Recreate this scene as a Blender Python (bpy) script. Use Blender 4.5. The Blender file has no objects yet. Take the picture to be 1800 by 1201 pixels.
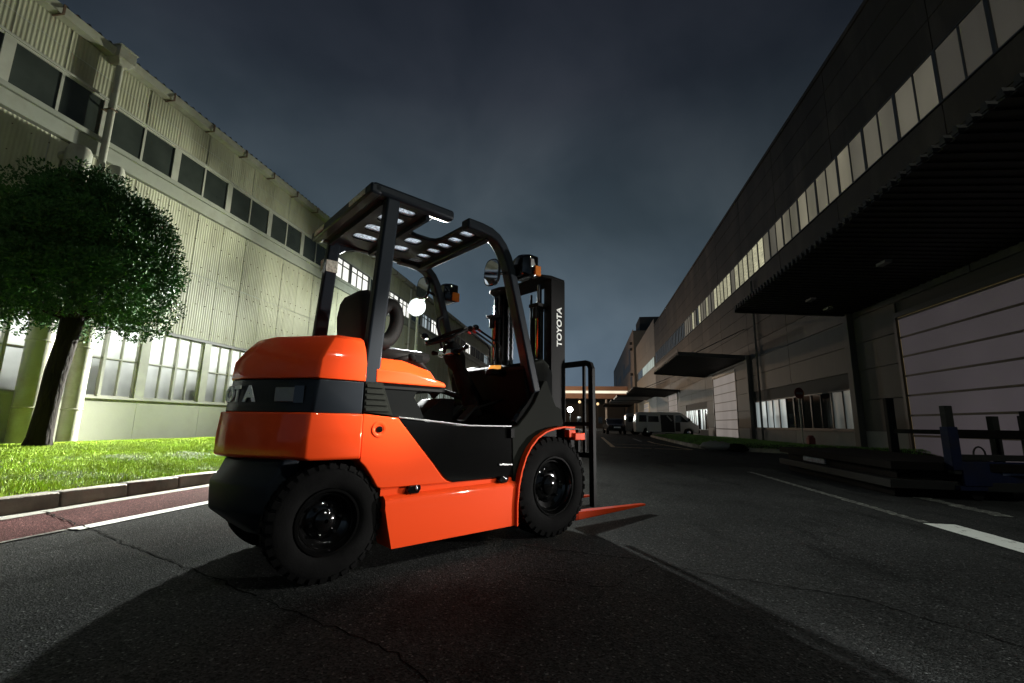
import bpy, bmesh, math, random
import numpy as np
from mathutils import Vector, Matrix
random.seed(7); np.random.seed(7)
sc = bpy.context.scene
COL = sc.collection
R = math.radians

# ------------------------------------------------------------------ camera
cam_d = bpy.data.cameras.new('camera'); cam_d.sensor_width = 36; cam_d.lens = 16.0
cam_d.clip_start = 0.05; cam_d.clip_end = 2000
cam = bpy.data.objects.new('camera', cam_d); COL.objects.link(cam)
f_ = Vector((-0.16535198, 0.97020602, 0.17708474)); r_ = Vector((0.98615486, 0.16493502, 0.01717658)); u_ = Vector((0.01254265, -0.17747316, 0.98404571))
cam.matrix_world = Matrix(((r_.x, u_.x, -f_.x, 0), (r_.y, u_.y, -f_.y, 0), (r_.z, u_.z, -f_.z, 0.8), (0, 0, 0, 1)))
sc.camera = cam
sc.view_settings.view_transform = 'Standard'; sc.view_settings.look = 'None'
sc.view_settings.exposure = 0.0; sc.view_settings.gamma = 1.0; sc.view_settings.use_curve_mapping = False

# ------------------------------------------------------------------ night sky
W = bpy.data.worlds.new('World'); sc.world = W; W.use_nodes = True
nt = W.node_tree; nt.nodes.clear()
def N(nt, t, **k):
    n = nt.nodes.new(t)
    for a, b in k.items(): setattr(n, a, b)
    return n
def L(nt, a, b): nt.links.new(a, b)
geo = N(nt, 'ShaderNodeTexCoord'); sep = N(nt, 'ShaderNodeSeparateXYZ'); L(nt, geo.outputs['Generated'], sep.inputs[0])
ramp = N(nt, 'ShaderNodeValToRGB'); L(nt, sep.outputs['Z'], ramp.inputs[0])
els = ramp.color_ramp.elements
els[0].position = 0.0; els[0].color = (.115, .155, .205, 1)
els[1].position = 1.0; els[1].color = (.007, .009, .015, 1)
for p, c in ((.2, (.102, .138, .172, 1)), (.4, (.058, .077, .092, 1)), (.62, (.023, .028, .038, 1)), (.8, (.011, .0125, .019, 1))):
    e = els.new(p); e.color = c
mp = N(nt, 'ShaderNodeMapping'); mp.inputs['Scale'].default_value = (1.2, 1.0, 1.3); mp.inputs['Rotation'].default_value = (.9, .5, .3); L(nt, geo.outputs['Generated'], mp.inputs[0])
no = N(nt, 'ShaderNodeTexNoise'); no.inputs['Scale'].default_value = 2.6; no.inputs['Detail'].default_value = 4.5; no.inputs['Roughness'].default_value = .5; no.inputs['Distortion'].default_value = .25
L(nt, mp.outputs[0], no.inputs[0])
cr = N(nt, 'ShaderNodeMapRange'); cr.inputs[1].default_value = .35; cr.inputs[2].default_value = .68; cr.inputs[3].default_value = .72; cr.inputs[4].default_value = 1.2
L(nt, no.outputs[0], cr.inputs[0])
tint = N(nt, 'ShaderNodeMix', data_type='RGBA'); tint.inputs[6].default_value = (.80, 1.0, 1.13, 1); tint.inputs[7].default_value = (1.12, 1.02, .95, 1)
L(nt, no.outputs[0], tint.inputs[0])
m1 = N(nt, 'ShaderNodeMix', data_type='RGBA', blend_type='MULTIPLY'); m1.inputs[0].default_value = 1
L(nt, ramp.outputs[0], m1.inputs[6]); L(nt, tint.outputs[2], m1.inputs[7])
sx = N(nt, 'ShaderNodeMapRange'); sx.inputs[1].default_value = -.05; sx.inputs[2].default_value = .6; sx.inputs[3].default_value = 1.04; sx.inputs[4].default_value = .45; L(nt, sep.outputs['X'], sx.inputs[0])
sm = N(nt, 'ShaderNodeMath', operation='MULTIPLY'); L(nt, cr.outputs[0], sm.inputs[0]); L(nt, sx.outputs[0], sm.inputs[1])
m2 = N(nt, 'ShaderNodeVectorMath', operation='SCALE'); L(nt, m1.outputs[2], m2.inputs[0]); L(nt, sm.outputs[0], m2.inputs['Scale'])
bg = N(nt, 'ShaderNodeBackground'); bg.inputs[1].default_value = 1.0; L(nt, m2.outputs[0], bg.inputs[0])
wo = N(nt, 'ShaderNodeOutputWorld'); L(nt, bg.outputs[0], wo.inputs[0])

# ------------------------------------------------------------------ lamps (post light split into beams; some others added without a lamp body)
LAMP = Vector((-6.7, 16.82, 5.27))
def spot(name, loc, target, power, size_deg, blend, radius, color=(1, 1, 1)):
    d = bpy.data.lights.new(name, 'SPOT'); d.energy = power; d.spot_size = R(size_deg); d.spot_blend = blend
    d.shadow_soft_size = radius; d.color = color
    o = bpy.data.objects.new(name, d); COL.objects.link(o); o.location = loc
    o.rotation_euler = (Vector(target) - Vector(loc)).to_track_quat('-Z', 'Y').to_euler()
    return o
def point(name, loc, power, radius, color):
    d = bpy.data.lights.new(name, 'POINT'); d.energy = power; d.shadow_soft_size = radius; d.color = color
    o = bpy.data.objects.new(name, d); COL.objects.link(o); o.location = loc; return o
FLOOD_LAWN = spot('floodlight_beam_lawn', LAMP + Vector((-.1, -.28, -.1)), (-7.2, 6.4, .3), 80000, 40, .9, .05, (1, 1.0, .88))
FLOOD_YARD = spot('floodlight_beam_yard', LAMP + Vector((.1, -.28, -.1)), (-5.2, 2.0, 0.0), 12500, 88, 1.0, .25, (.95, 1.0, .93))
FLOOD_TRUCK = spot('floodlight_beam_truck', LAMP + Vector((.25, -.25, -.05)), (-.95, 3.0, 1.45), 75000, 12.5, .8, .22, (.96, 1.0, .98))
FILL_BEHIND = point('unseen_fill_behind', (7.6, -1.2, 8.0), 850, .15, (.97, 1, .86))  # unseen fill added to lift the dark foreground
WARM_FILL = spot('unseen_warm_fill', (-6.2, 50, 6.0), (9.5, 48, 9.5), 4500, 140, 1.0, .15, (1, .8, .6))  # added warm spot hidden behind the mast, brightens the far right wall
HOOD_LIGHT = spot('unseen_hood_fill', (6.5, 3.0, 4.8), (-1.06, 2.62, 1.09), 13000, 6.4, .9, .12, (1, .97, .9))  # added narrow spot out of view that brightens the hood
LEDGE_LIGHT = spot('unseen_step_fill', (6.5, 3.1, 4.8), (-.80, 2.82, .42), 1300, 9, .6, .16, (1, .97, .9))  # added spot out of view, draws a highlight along the step
FLOOD_WALL = spot('floodlight_beam_wall', LAMP + Vector((-.3, -.1, -.1)), (-10.2, 6.0, 3.4), 1800, 120, 1.0, .09, (.97, 1.0, .86))
FLOOD_EAVES = spot('floodlight_beam_eaves', LAMP + Vector((-.3, -.25, .05)), (-10.2, 5.6, 6.6), 4200, 34, .9, .09, (.97, 1.0, .84))
FLOOD_NEAR = spot('floodlight_beam_near', LAMP + Vector((-.3, .05, -.1)), (-10.2, 18.5, 3.6), 1100, 150, 1.0, .09, (.9, 1.0, .95))
STROBE = spot('unseen_strobe', (8.0, 6.1, .70), (-.74, 2.95, 1.04), 4500, 16.5, .6, .2, (1, .97, .93))  # strobe out of view that lights the forklift's near side
FAR_LAMP = point('far_lamp_light', (-3.6, 88, 3.6), 3000, .25, (.92, 1, .95))
FAR_WARM = point('far_warm_light', (-9, 97, 9), 6500, .3, (1, .66, .4))  # added warm light with no lamp body, brightens the far buildings

# ------------------------------------------------------------------ helpers
def link(o): COL.objects.link(o); return o
def tag(o, label=None, cat=None, group=None, kind=None):
    if label: o['label'] = label
    if cat: o['category'] = cat
    if group: o['group'] = group
    if kind: o['kind'] = kind
    return o
def empty(name, loc=(0, 0, 0), rz=0, label=None, cat=None, group=None):
    o = link(bpy.data.objects.new(name, None)); o.location = loc; o.rotation_euler = (0, 0, rz)
    o.empty_display_size = .2
    return tag(o, label, cat, group)
class MB:
    def __init__(s): s.v = []; s.f = []
    def add(s, vs, fs):
        b = len(s.v); s.v += [tuple(map(float, p)) for p in vs]; s.f += [tuple(i + b for i in f) for f in fs]; return s
    def box(s, x0, x1, y0, y1, z0, z1):
        return s.add([(x0, y0, z0), (x1, y0, z0), (x1, y1, z0), (x0, y1, z0), (x0, y0, z1), (x1, y0, z1), (x1, y1, z1), (x0, y1, z1)],
                     [(0, 3, 2, 1), (4, 5, 6, 7), (0, 1, 5, 4), (1, 2, 6, 5), (2, 3, 7, 6), (3, 0, 4, 7)])
    def hexa(s, lo, hi):
        """eight-cornered solid: 4 lower pts (ccw) and 4 upper pts"""
        return s.add(list(lo) + list(hi), [(0, 3, 2, 1), (4, 5, 6, 7), (0, 1, 5, 4), (1, 2, 6, 5), (2, 3, 7, 6), (3, 0, 4, 7)])
    def loft(s, rings, cap=True, closed=True):
        n = len(rings[0]); vs = [p for r in rings for p in r]; fs = []
        for i in range(len(rings) - 1):
            for j in range(n if closed else n - 1):
                k = (j + 1) % n; fs.append((i * n + j, i * n + k, (i + 1) * n + k, (i + 1) * n + j))
        if cap: fs.append(tuple(range(n - 1, -1, -1))); fs.append(tuple(range((len(rings) - 1) * n, len(rings) * n)))
        return s.add(vs, fs)
    def prism(s, pts, v0, v1, plane='xz'):
        """polygon extruded; plane xz: pts are (x,z), extrude y; xy: extrude z; yz: extrude x"""
        if plane == 'xz': A = [(a, v0, b) for a, b in pts]; B = [(a, v1, b) for a, b in pts]
        elif plane == 'xy': A = [(a, b, v0) for a, b in pts]; B = [(a, b, v1) for a, b in pts]
        else: A = [(v0, a, b) for a, b in pts]; B = [(v1, a, b) for a, b in pts]
        return s.loft([A, B])
    def tube(s, path, r, n=8, sx=1, sy=1, up=(0, 1, 0), closed=False, square=False):
        P = [Vector(p) for p in path]; rings = []
        for i, p in enumerate(P):
            if closed: t = (P[(i + 1) % len(P)] - P[i - 1])
            else: t = (P[min(i + 1, len(P) - 1)] - P[max(i - 1, 0)])
            t.normalize(); U = Vector(up); a = U.cross(t)
            if a.length < 1e-3: a = Vector((1, 0, 0)).cross(t)
            a.normalize(); b = t.cross(a)
            rr = r[i] if isinstance(r, (list, tuple)) else r
            if square: cs = [(1, 1), (-1, 1), (-1, -1), (1, -1)]
            else: cs = [(math.cos(2 * math.pi * k / n), math.sin(2 * math.pi * k / n)) for k in range(n)]
            rings.append([p + a * (c * rr * sx) + b * (d * rr * sy) for c, d in cs])
        if closed:
            return s.loft(rings + [rings[0]], cap=False)
        return s.loft(rings)
    def lathe(s, prof, n=32, center=(0, 0, 0), axis='y', cap=True):
        """profile (r, a) along the axis"""
        rings = []
        for r, a in prof:
            ring = []
            for k in range(n):
                t = 2 * math.pi * k / n; c, d = r * math.cos(t), r * math.sin(t)
                if axis == 'y': p = (c, a, d)
                elif axis == 'z': p = (c, d, a)
                else: p = (a, c, d)
                ring.append((p[0] + center[0], p[1] + center[1], p[2] + center[2]))
            rings.append(ring)
        return s.loft(rings, cap=cap)
    def cyl(s, p0, p1, r, n=12): return s.tube([p0, p1], r, n)
    def ball(s, c, r, sx=1, sy=1, sz=1, n=12, m=8):
        rings = []
        for i in range(1, m):
            a = math.pi * i / m
            rings.append([(c[0] + r * sx * math.sin(a) * math.cos(2 * math.pi * k / n), c[1] + r * sy * math.sin(a) * math.sin(2 * math.pi * k / n), c[2] - r * sz * math.cos(a)) for k in range(n)])
        return s.loft(rings)
    def mesh(s, name, mats, smooth=None):
        m = bpy.data.meshes.new(name); m.from_pydata(s.v, [], s.f)
        for x in (mats if isinstance(mats, (list, tuple)) else [mats]): m.materials.append(x)
        b = bmesh.new(); b.from_mesh(m); bmesh.ops.recalc_face_normals(b, faces=b.faces); b.to_mesh(m); b.free()
        if smooth is not None:
            m.polygons.foreach_set('use_smooth', [True] * len(m.polygons)); m.set_sharp_from_angle(angle=R(smooth))
        m.update(); return m
    def build(s, name, mats, parent=None, smooth=None, bevel=0, label=None, segs=2):
        o = link(bpy.data.objects.new(name, s.mesh(name, mats, smooth)))
        if parent: o.parent = parent
        if bevel:
            b = o.modifiers.new('bevel', 'BEVEL'); b.width = bevel; b.segments = segs; b.limit_method = 'ANGLE'; b.angle_limit = R(28)
            b.harden_normals = False
            m = o.data; m.polygons.foreach_set('use_smooth', [True] * len(m.polygons)); m.set_sharp_from_angle(angle=R(60))
        if label: o['label'] = label
        return o
def inst(name, mesh, parent, loc=(0, 0, 0), rot=None, scale=None):
    o = link(bpy.data.objects.new(name, mesh)); o.parent = parent; o.location = loc
    if rot: o.rotation_euler = rot
    if scale: o.scale = scale
    return o
def copy_tree(o, parent=None):
    c = o.copy(); COL.objects.link(c)
    if parent: c.parent = parent
    for ch in list(o.children): copy_tree(ch, c)
    return c
_tc = [0]
def text_mesh(body, size, depth=.002, bold=.0, xs=1.0):
    cu = bpy.data.curves.new('lettering', 'FONT'); cu.body = body; cu.size = size; cu.extrude = depth; cu.offset = bold
    cu.align_x = 'CENTER'; cu.align_y = 'CENTER'; cu.resolution_u = 4
    o = bpy.data.objects.new('lettering', cu); COL.objects.link(o)
    dg = bpy.context.evaluated_depsgraph_get(); dg.update()
    m = bpy.data.meshes.new_from_object(o.evaluated_get(dg))
    bpy.data.objects.remove(o); bpy.data.curves.remove(cu)
    m.transform(Matrix.Diagonal((xs, 1, 1, 1))); m.name = 'lettering'
    return m

# ------------------------------------------------------------------ materials
MATS = {}
def mat(name, col, rough=.5, metal=0, coat=0, spec=.5, var=0, vscale=3, bump=0, bscale=40, bdist=.01, emit=None, estr=0, dirt=None, dscale=1.2, dmix=.5, stretch=(1, 1, 1), rvar=0, each=0):
    m = bpy.data.materials.new(name); m.use_nodes = True; nt = m.node_tree; b = nt.nodes['Principled BSDF']
    b.inputs['Base Color'].default_value = (*col, 1); b.inputs['Roughness'].default_value = rough; b.inputs['Metallic'].default_value = metal
    b.inputs['Coat Weight'].default_value = coat; b.inputs['Coat Roughness'].default_value = .06; b.inputs['Specular IOR Level'].default_value = spec
    tc = N(nt, 'ShaderNodeNewGeometry'); mpn = N(nt, 'ShaderNodeMapping'); mpn.inputs['Scale'].default_value = stretch; L(nt, tc.outputs['Position'], mpn.inputs[0])
    last = None
    if var:
        n1 = N(nt, 'ShaderNodeTexNoise'); n1.inputs['Scale'].default_value = vscale; n1.inputs['Detail'].default_value = 6; L(nt, mpn.outputs[0], n1.inputs[0])
        mr = N(nt, 'ShaderNodeMapRange'); mr.inputs[1].default_value = .25; mr.inputs[2].default_value = .75; mr.inputs[3].default_value = 1 - var; mr.inputs[4].default_value = 1 + var; L(nt, n1.outputs[0], mr.inputs[0])
        vm = N(nt, 'ShaderNodeVectorMath', operation='SCALE'); vm.inputs[0].default_value = col; L(nt, mr.outputs[0], vm.inputs['Scale']); last = vm.outputs[0]
        if rvar:
            m3 = N(nt, 'ShaderNodeMapRange'); m3.inputs[3].default_value = rough - rvar; m3.inputs[4].default_value = rough + rvar; m3.inputs[1].default_value = .3; m3.inputs[2].default_value = .7
            L(nt, n1.outputs[0], m3.inputs[0]); L(nt, m3.outputs[0], b.inputs['Roughness'])
    if dirt:
        n2 = N(nt, 'ShaderNodeTexNoise'); n2.inputs['Scale'].default_value = dscale; n2.inputs['Detail'].default_value = 8; n2.inputs['Roughness'].default_value = .65; L(nt, mpn.outputs[0], n2.inputs[0])
        mr = N(nt, 'ShaderNodeMapRange'); mr.inputs[1].default_value = .48; mr.inputs[2].default_value = .72; mr.inputs[3].default_value = 0; mr.inputs[4].default_value = dmix; L(nt, n2.outputs[0], mr.inputs[0])
        mx = N(nt, 'ShaderNodeMix', data_type='RGBA'); L(nt, mr.outputs[0], mx.inputs[0]); mx.inputs[6].default_value = (*col, 1); mx.inputs[7].default_value = (*dirt, 1)
        if last: L(nt, last, mx.inputs[6])
        last = mx.outputs[2]
    if each:
        oi = N(nt, 'ShaderNodeObjectInfo'); mr = N(nt, 'ShaderNodeMapRange'); mr.inputs[3].default_value = 1 - each; mr.inputs[4].default_value = 1 + each; L(nt, oi.outputs['Random'], mr.inputs[0])
        vm = N(nt, 'ShaderNodeVectorMath', operation='SCALE'); vm.inputs[0].default_value = col; L(nt, mr.outputs[0], vm.inputs['Scale'])
        if last: L(nt, last, vm.inputs[0])
        last = vm.outputs[0]
    if last: L(nt, last, b.inputs['Base Color'])
    if bump:
        n3 = N(nt, 'ShaderNodeTexNoise'); n3.inputs['Scale'].default_value = bscale; n3.inputs['Detail'].default_value = 4; L(nt, mpn.outputs[0], n3.inputs[0])
        bp = N(nt, 'ShaderNodeBump'); bp.inputs['Strength'].default_value = bump; bp.inputs['Distance'].default_value = bdist; L(nt, n3.outputs[0], bp.inputs['Height']); L(nt, bp.outputs[0], b.inputs['Normal'])
    if emit:
        b.inputs['Emission Color'].default_value = (*emit, 1); b.inputs['Emission Strength'].default_value = estr
    return m
def lit_pane(name, col, strength, vscale=1.5, lo=.55, hi=1.15, stretch=(1, 1, .2), rough=.3, spec=.5, each=0):
    """frosted pane lit from the room behind: uneven glow"""
    m = bpy.data.materials.new(name); m.use_nodes = True; nt = m.node_tree; b = nt.nodes['Principled BSDF']
    b.inputs['Base Color'].default_value = (.1, .1, .1, 1); b.inputs['Roughness'].default_value = rough; b.inputs['Specular IOR Level'].default_value = spec
    g = N(nt, 'ShaderNodeNewGeometry'); mpn = N(nt, 'ShaderNodeMapping'); mpn.inputs['Scale'].default_value = stretch; L(nt, g.outputs['Position'], mpn.inputs[0])
    n1 = N(nt, 'ShaderNodeTexNoise'); n1.inputs['Scale'].default_value = vscale; n1.inputs['Detail'].default_value = 3; L(nt, mpn.outputs[0], n1.inputs[0])
    mr = N(nt, 'ShaderNodeMapRange'); mr.inputs[1].default_value = .3; mr.inputs[2].default_value = .68; mr.inputs[3].default_value = lo * strength; mr.inputs[4].default_value = hi * strength; L(nt, n1.outputs[0], mr.inputs[0])
    oi = N(nt, 'ShaderNodeObjectInfo'); m_r = N(nt, 'ShaderNodeMapRange'); m_r.inputs[3].default_value = 1 - each; m_r.inputs[4].default_value = 1 + each; L(nt, oi.outputs['Random'], m_r.inputs[0])
    m_m = N(nt, 'ShaderNodeMath', operation='MULTIPLY'); L(nt, mr.outputs[0], m_m.inputs[0]); L(nt, m_r.outputs[0], m_m.inputs[1]); mr = m_m
    b.inputs['Emission Color'].default_value = (*col, 1); L(nt, mr.outputs[0], b.inputs['Emission Strength'])
    return m
def asphalt(name, col, rough=.6, fleck=True):
    m = bpy.data.materials.new(name); m.use_nodes = True; nt = m.node_tree; b = nt.nodes['Principled BSDF']
    g = N(nt, 'ShaderNodeNewGeometry')
    big = N(nt, 'ShaderNodeTexNoise'); big.inputs['Scale'].default_value = .55; big.inputs['Detail'].default_value = 7; big.inputs['Roughness'].default_value = .6; L(nt, g.outputs['Position'], big.inputs[0])
    mr = N(nt, 'ShaderNodeMapRange'); mr.inputs[1].default_value = .3; mr.inputs[2].default_value = .7; mr.inputs[3].default_value = .6; mr.inputs[4].default_value = 1.32; L(nt, big.outputs[0], mr.inputs[0])
    mpp = N(nt, 'ShaderNodeMapping'); mpp.inputs['Scale'].default_value = (1.6, .55, 1); mpp.inputs['Rotation'].default_value = (0, 0, .5); L(nt, g.outputs['Position'], mpp.inputs[0])
    pat = N(nt, 'ShaderNodeTexNoise'); pat.inputs['Scale'].default_value = 1.1; pat.inputs['Detail'].default_value = 8; pat.inputs['Roughness'].default_value = .68; L(nt, mpp.outputs[0], pat.inputs[0])
    pr = N(nt, 'ShaderNodeMapRange'); pr.inputs[1].default_value = .52; pr.inputs[2].default_value = .66; pr.inputs[3].default_value = 1.0; pr.inputs[4].default_value = .55; L(nt, pat.outputs[0], pr.inputs[0])
    mr0 = mr; mr = N(nt, 'ShaderNodeMath', operation='MULTIPLY'); L(nt, mr0.outputs[0], mr.inputs[0]); L(nt, pr.outputs[0], mr.inputs[1])
    vo = N(nt, 'ShaderNodeTexVoronoi'); vo.inputs['Scale'].default_value = 130; L(nt, g.outputs['Position'], vo.inputs[0])
    sepc = N(nt, 'ShaderNodeSeparateColor'); L(nt, vo.outputs['Color'], sepc.inputs[0])
    st = N(nt, 'ShaderNodeMapRange'); st.inputs[1].default_value = 0; st.inputs[2].default_value = 1; st.inputs[3].default_value = .45; st.inputs[4].default_value = 1.55; L(nt, sepc.outputs[0], st.inputs[0])
    pw = N(nt, 'ShaderNodeMath', operation='POWER'); L(nt, sepc.outputs[1], pw.inputs[0]); pw.inputs[1].default_value = 34
    pm = N(nt, 'ShaderNodeMath', operation='MULTIPLY'); L(nt, pw.outputs[0], pm.inputs[0]); pm.inputs[1].default_value = 3.2 if fleck else 0
    ad = N(nt, 'ShaderNodeMath', operation='ADD'); L(nt, st.outputs[0], ad.inputs[0]); L(nt, pm.outputs[0], ad.inputs[1])
    mu = N(nt, 'ShaderNodeMath', operation='MULTIPLY'); L(nt, ad.outputs[0], mu.inputs[0]); L(nt, mr.outputs[0], mu.inputs[1])
    vm = N(nt, 'ShaderNodeVectorMath', operation='SCALE'); vm.inputs[0].default_value = col; L(nt, mu.outputs[0], vm.inputs['Scale']); L(nt, vm.outputs[0], b.inputs['Base Color'])
    rr = N(nt, 'ShaderNodeMapRange'); rr.inputs[1].default_value = .3; rr.inputs[2].default_value = .7; rr.inputs[3].default_value = rough - .1; rr.inputs[4].default_value = rough + .12; L(nt, big.outputs[0], rr.inputs[0]); L(nt, rr.outputs[0], b.inputs['Roughness']); b.inputs['Specular IOR Level'].default_value = .015
    n3 = N(nt, 'ShaderNodeTexNoise'); n3.inputs['Scale'].default_value = 160; n3.inputs['Detail'].default_value = 3; L(nt, g.outputs['Position'], n3.inputs[0])
    hv = N(nt, 'ShaderNodeMath', operation='ADD'); L(nt, n3.outputs[0], hv.inputs[0]); L(nt, vo.outputs['Distance'], hv.inputs[1])
    bp = N(nt, 'ShaderNodeBump'); bp.inputs['Strength'].default_value = .6; bp.inputs['Distance'].default_value = .005; L(nt, hv.outputs[0], bp.inputs['Height']); L(nt, bp.outputs[0], b.inputs['Normal'])
    return m
def worn_paint(name, col, under, amount=.5, scale=9):
    m = bpy.data.materials.new(name); m.use_nodes = True; nt = m.node_tree; b = nt.nodes['Principled BSDF']
    g = N(nt, 'ShaderNodeNewGeometry')
    n1 = N(nt, 'ShaderNodeTexNoise'); n1.inputs['Scale'].default_value = scale; n1.inputs['Detail'].default_value = 9; n1.inputs['Roughness'].default_value = .75; L(nt, g.outputs['Position'], n1.inputs[0])
    mr = N(nt, 'ShaderNodeMapRange'); mr.inputs[1].default_value = .5 - .25 * (amount - .3); mr.inputs[2].default_value = mr.inputs[1].default_value + .12; L(nt, n1.outputs[0], mr.inputs[0])
    mr.inputs[1].default_value = .62 - .3 * amount; mr.inputs[2].default_value = .72 - .3 * amount
    mr.inputs[3].default_value = 0; mr.inputs[4].default_value = 1
    mx = N(nt, 'ShaderNodeMix', data_type='RGBA'); L(nt, mr.outputs[0], mx.inputs[0]); mx.inputs[6].default_value = (*col, 1); mx.inputs[7].default_value = (*under, 1)
    L(nt, mx.outputs[2], b.inputs['Base Color']); b.inputs['Roughness'].default_value = .6
    n3 = N(nt, 'ShaderNodeTexNoise'); n3.inputs['Scale'].default_value = 150; L(nt, g.outputs['Position'], n3.inputs[0])
    bp = N(nt, 'ShaderNodeBump'); bp.inputs['Strength'].default_value = .5; bp.inputs['Distance'].default_value = .004; L(nt, n3.outputs[0], bp.inputs['Height']); L(nt, bp.outputs[0], b.inputs['Normal'])
    return m
def translucent(name, col, gloss=.15, speckle=0):
    m = bpy.data.materials.new(name); m.use_nodes = True; nt = m.node_tree; nt.nodes.clear()
    o = N(nt, 'ShaderNodeOutputMaterial'); t = N(nt, 'ShaderNodeBsdfTranslucent'); g = N(nt, 'ShaderNodeBsdfGlossy'); g.inputs['Roughness'].default_value = .25
    d = N(nt, 'ShaderNodeBsdfDiffuse'); d.inputs[0].default_value = (*[c * .5 for c in col], 1)
    t.inputs[0].default_value = (*col, 1)
    ge = N(nt, 'ShaderNodeNewGeometry'); n1 = N(nt, 'ShaderNodeTexNoise'); n1.inputs['Scale'].default_value = 90 if speckle else 2.0; n1.inputs['Detail'].default_value = 4; L(nt, ge.outputs['Position'], n1.inputs[0])
    mr = N(nt, 'ShaderNodeMapRange'); mr.inputs[1].default_value = .35; mr.inputs[2].default_value = .65; mr.inputs[3].default_value = .35 if speckle else .8; mr.inputs[4].default_value = 1.2 if speckle else 1.05; L(nt, n1.outputs[0], mr.inputs[0])
    vm = N(nt, 'ShaderNodeVectorMath', operation='SCALE'); vm.inputs[0].default_value = col; L(nt, mr.outputs[0], vm.inputs['Scale']); L(nt, vm.outputs[0], t.inputs[0])
    a = N(nt, 'ShaderNodeMixShader'); a.inputs[0].default_value = .2; L(nt, t.outputs[0], a.inputs[1]); L(nt, d.outputs[0], a.inputs[2])
    b = N(nt, 'ShaderNodeMixShader'); b.inputs[0].default_value = gloss; L(nt, a.outputs[0], b.inputs[1]); L(nt, g.outputs[0], b.inputs[2]); L(nt, b.outputs[0], o.inputs[0])
    return m

M_asphalt = asphalt('asphalt', (.033, .034, .034), .7)
M_red = asphalt('red_asphalt', (.06, .03, .03), .6)
M_gutterstrip = mat('gutter_concrete', (.2, .2, .18), .7, var=.25, vscale=5, bump=.4, bscale=60)
M_white = worn_paint('white_road_paint', (.8, .82, .78), (.08, .08, .08), .2, 12)
M_whiteworn = worn_paint('worn_white_road_paint', (.4, .41, .36), (.055, .055, .05), .75, 16)
M_yellow = worn_paint('yellow_road_paint', (.5, .3, .1), (.06, .06, .05), .5, 6)
M_crack = mat('crack_filler', (.004, .004, .004), .9, spec=.03)
M_kerb = mat('kerb_concrete', (.17, .15, .12), .75, var=.3, vscale=4, bump=.5, bscale=45, each=.35, dirt=(.05, .045, .035), dscale=3, dmix=.7)
M_soil = mat('lawn_soil', (.03, .042, .012), .9, spec=.1, var=.4, vscale=6, bump=.6, bscale=30)
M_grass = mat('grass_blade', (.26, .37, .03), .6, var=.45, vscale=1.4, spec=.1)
M_grassR = mat('grass_blade_dim', (.10, .2, .035), .6, var=.4, vscale=1.2, spec=.3)  # darker copy of the grass, dimness put into its colour
# ================================================================== ground
road = MB(); road.add([(-4.62, -60, 0), (400, -60, 0), (400, 400, 0), (-4.62, 400, 0)], [(0, 1, 2, 3)])
road.add([(-400, -60, -.05), (-4.62, -60, -.05), (-4.62, 400, -.05), (-400, 400, -.05)], [(0, 1, 2, 3)])
road = tag(road.build('road', M_asphalt), 'dark night asphalt road between the two factory rows', None, None, 'structure')
def strip_mesh(pts, w, z, jitter=0, seg=.12):
    """ribbon along a polyline, ragged edges"""
    m = MB(); P = [Vector((p[0], p[1], 0)) for p in pts]; dense = []
    for a, b in zip(P, P[1:]):
        n = max(1, int((b - a).length / seg)); dense += [a.lerp(b, i / n) for i in range(n)]
    dense.append(P[-1]); A = []; B = []
    for i, p in enumerate(dense):
        t = dense[min(i + 1, len(dense) - 1)] - dense[max(i - 1, 0)]; t.normalize(); nn = Vector((-t.y, t.x, 0))
        ww = w(i / len(dense)) if callable(w) else w
        A.append(p + nn * (ww / 2 + random.uniform(-jitter, jitter)) + Vector((0, 0, z))); B.append(p - nn * (ww / 2 + random.uniform(-jitter, jitter)) + Vector((0, 0, z)))
    vs = A + B; n = len(A)
    m.add(vs, [(i, i + 1, n + i + 1, n + i) for i in range(n - 1)]); return m
def ground_mark(name, pts, w, z, material, jitter=.004, seg=.12):
    return tag(strip_mesh(pts, w, z, jitter, seg).build(name, material), None, None, None, 'structure')
# red lane, gutter strip, kerb-side paint
ground_mark('red_lane', [(-4.13, -3), (-4.13, 45)], .92, .004, M_red, .006, .3)
ground_mark('concrete_gutter', [(-4.52, -3), (-4.52, 45)], .17, .008, M_gutterstrip, .003, .3)
ground_mark('white_lane_line', [(-3.62, 2.86), (-3.6, 5), (-3.62, 10), (-3.62, 45)], .115, .008, M_white, .003)
ground_mark('white_lane_line', [(-3.66, 2.84), (-3.68, 1.5), (-3.7, -2)], .035, .008, M_whiteworn, .006, .05)
for x in (2.99,):
    ground_mark('white_dash', [(x, 4.74), (x, .9)], .25, .004, M_white, .004)
ground_mark('worn_white_line', [(2.9, 4.78), (2.88, 9.2)], .09, .004, M_whiteworn, .015, .05)
ground_mark('worn_white_patch', [(3.95, 6.5), (3.93, 5.3)], .16, .004, M_whiteworn, .03, .05)
ground_mark('worn_white_line', [(2.66, 29.5), (2.6, 24.6)], .14, .004, M_whiteworn, .01)
ground_mark('yellow_line', [(.8, 31), (.86, 17.6)], .16, .004, M_yellow, .01, .3)
ground_mark('yellow_line', [(.95, 17.6), (2.2, 17.35)], .16, .008, M_yellow, .012, .2)
ground_mark('yellow_line', [(2.3, 17.3), (3.5, 17.05)], .16, .004, M_yellow, .012, .2)
ground_mark('yellow_line', [(3.5, 17.05), (2.95, 22.4), (3.0, 25)], .14, .008, M_yellow, .01, .3)
ground_mark('yellow_line', [(.95, 20.5), (3.0, 20.2)], .12, .004, M_yellow, .01, .3)
for k in range(5):
    ground_mark('stop_line', [(-4.2 + k * 1.25, 66), (-3.3 + k * 1.25, 66)], .45, .004, M_white, .01, .3)
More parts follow.
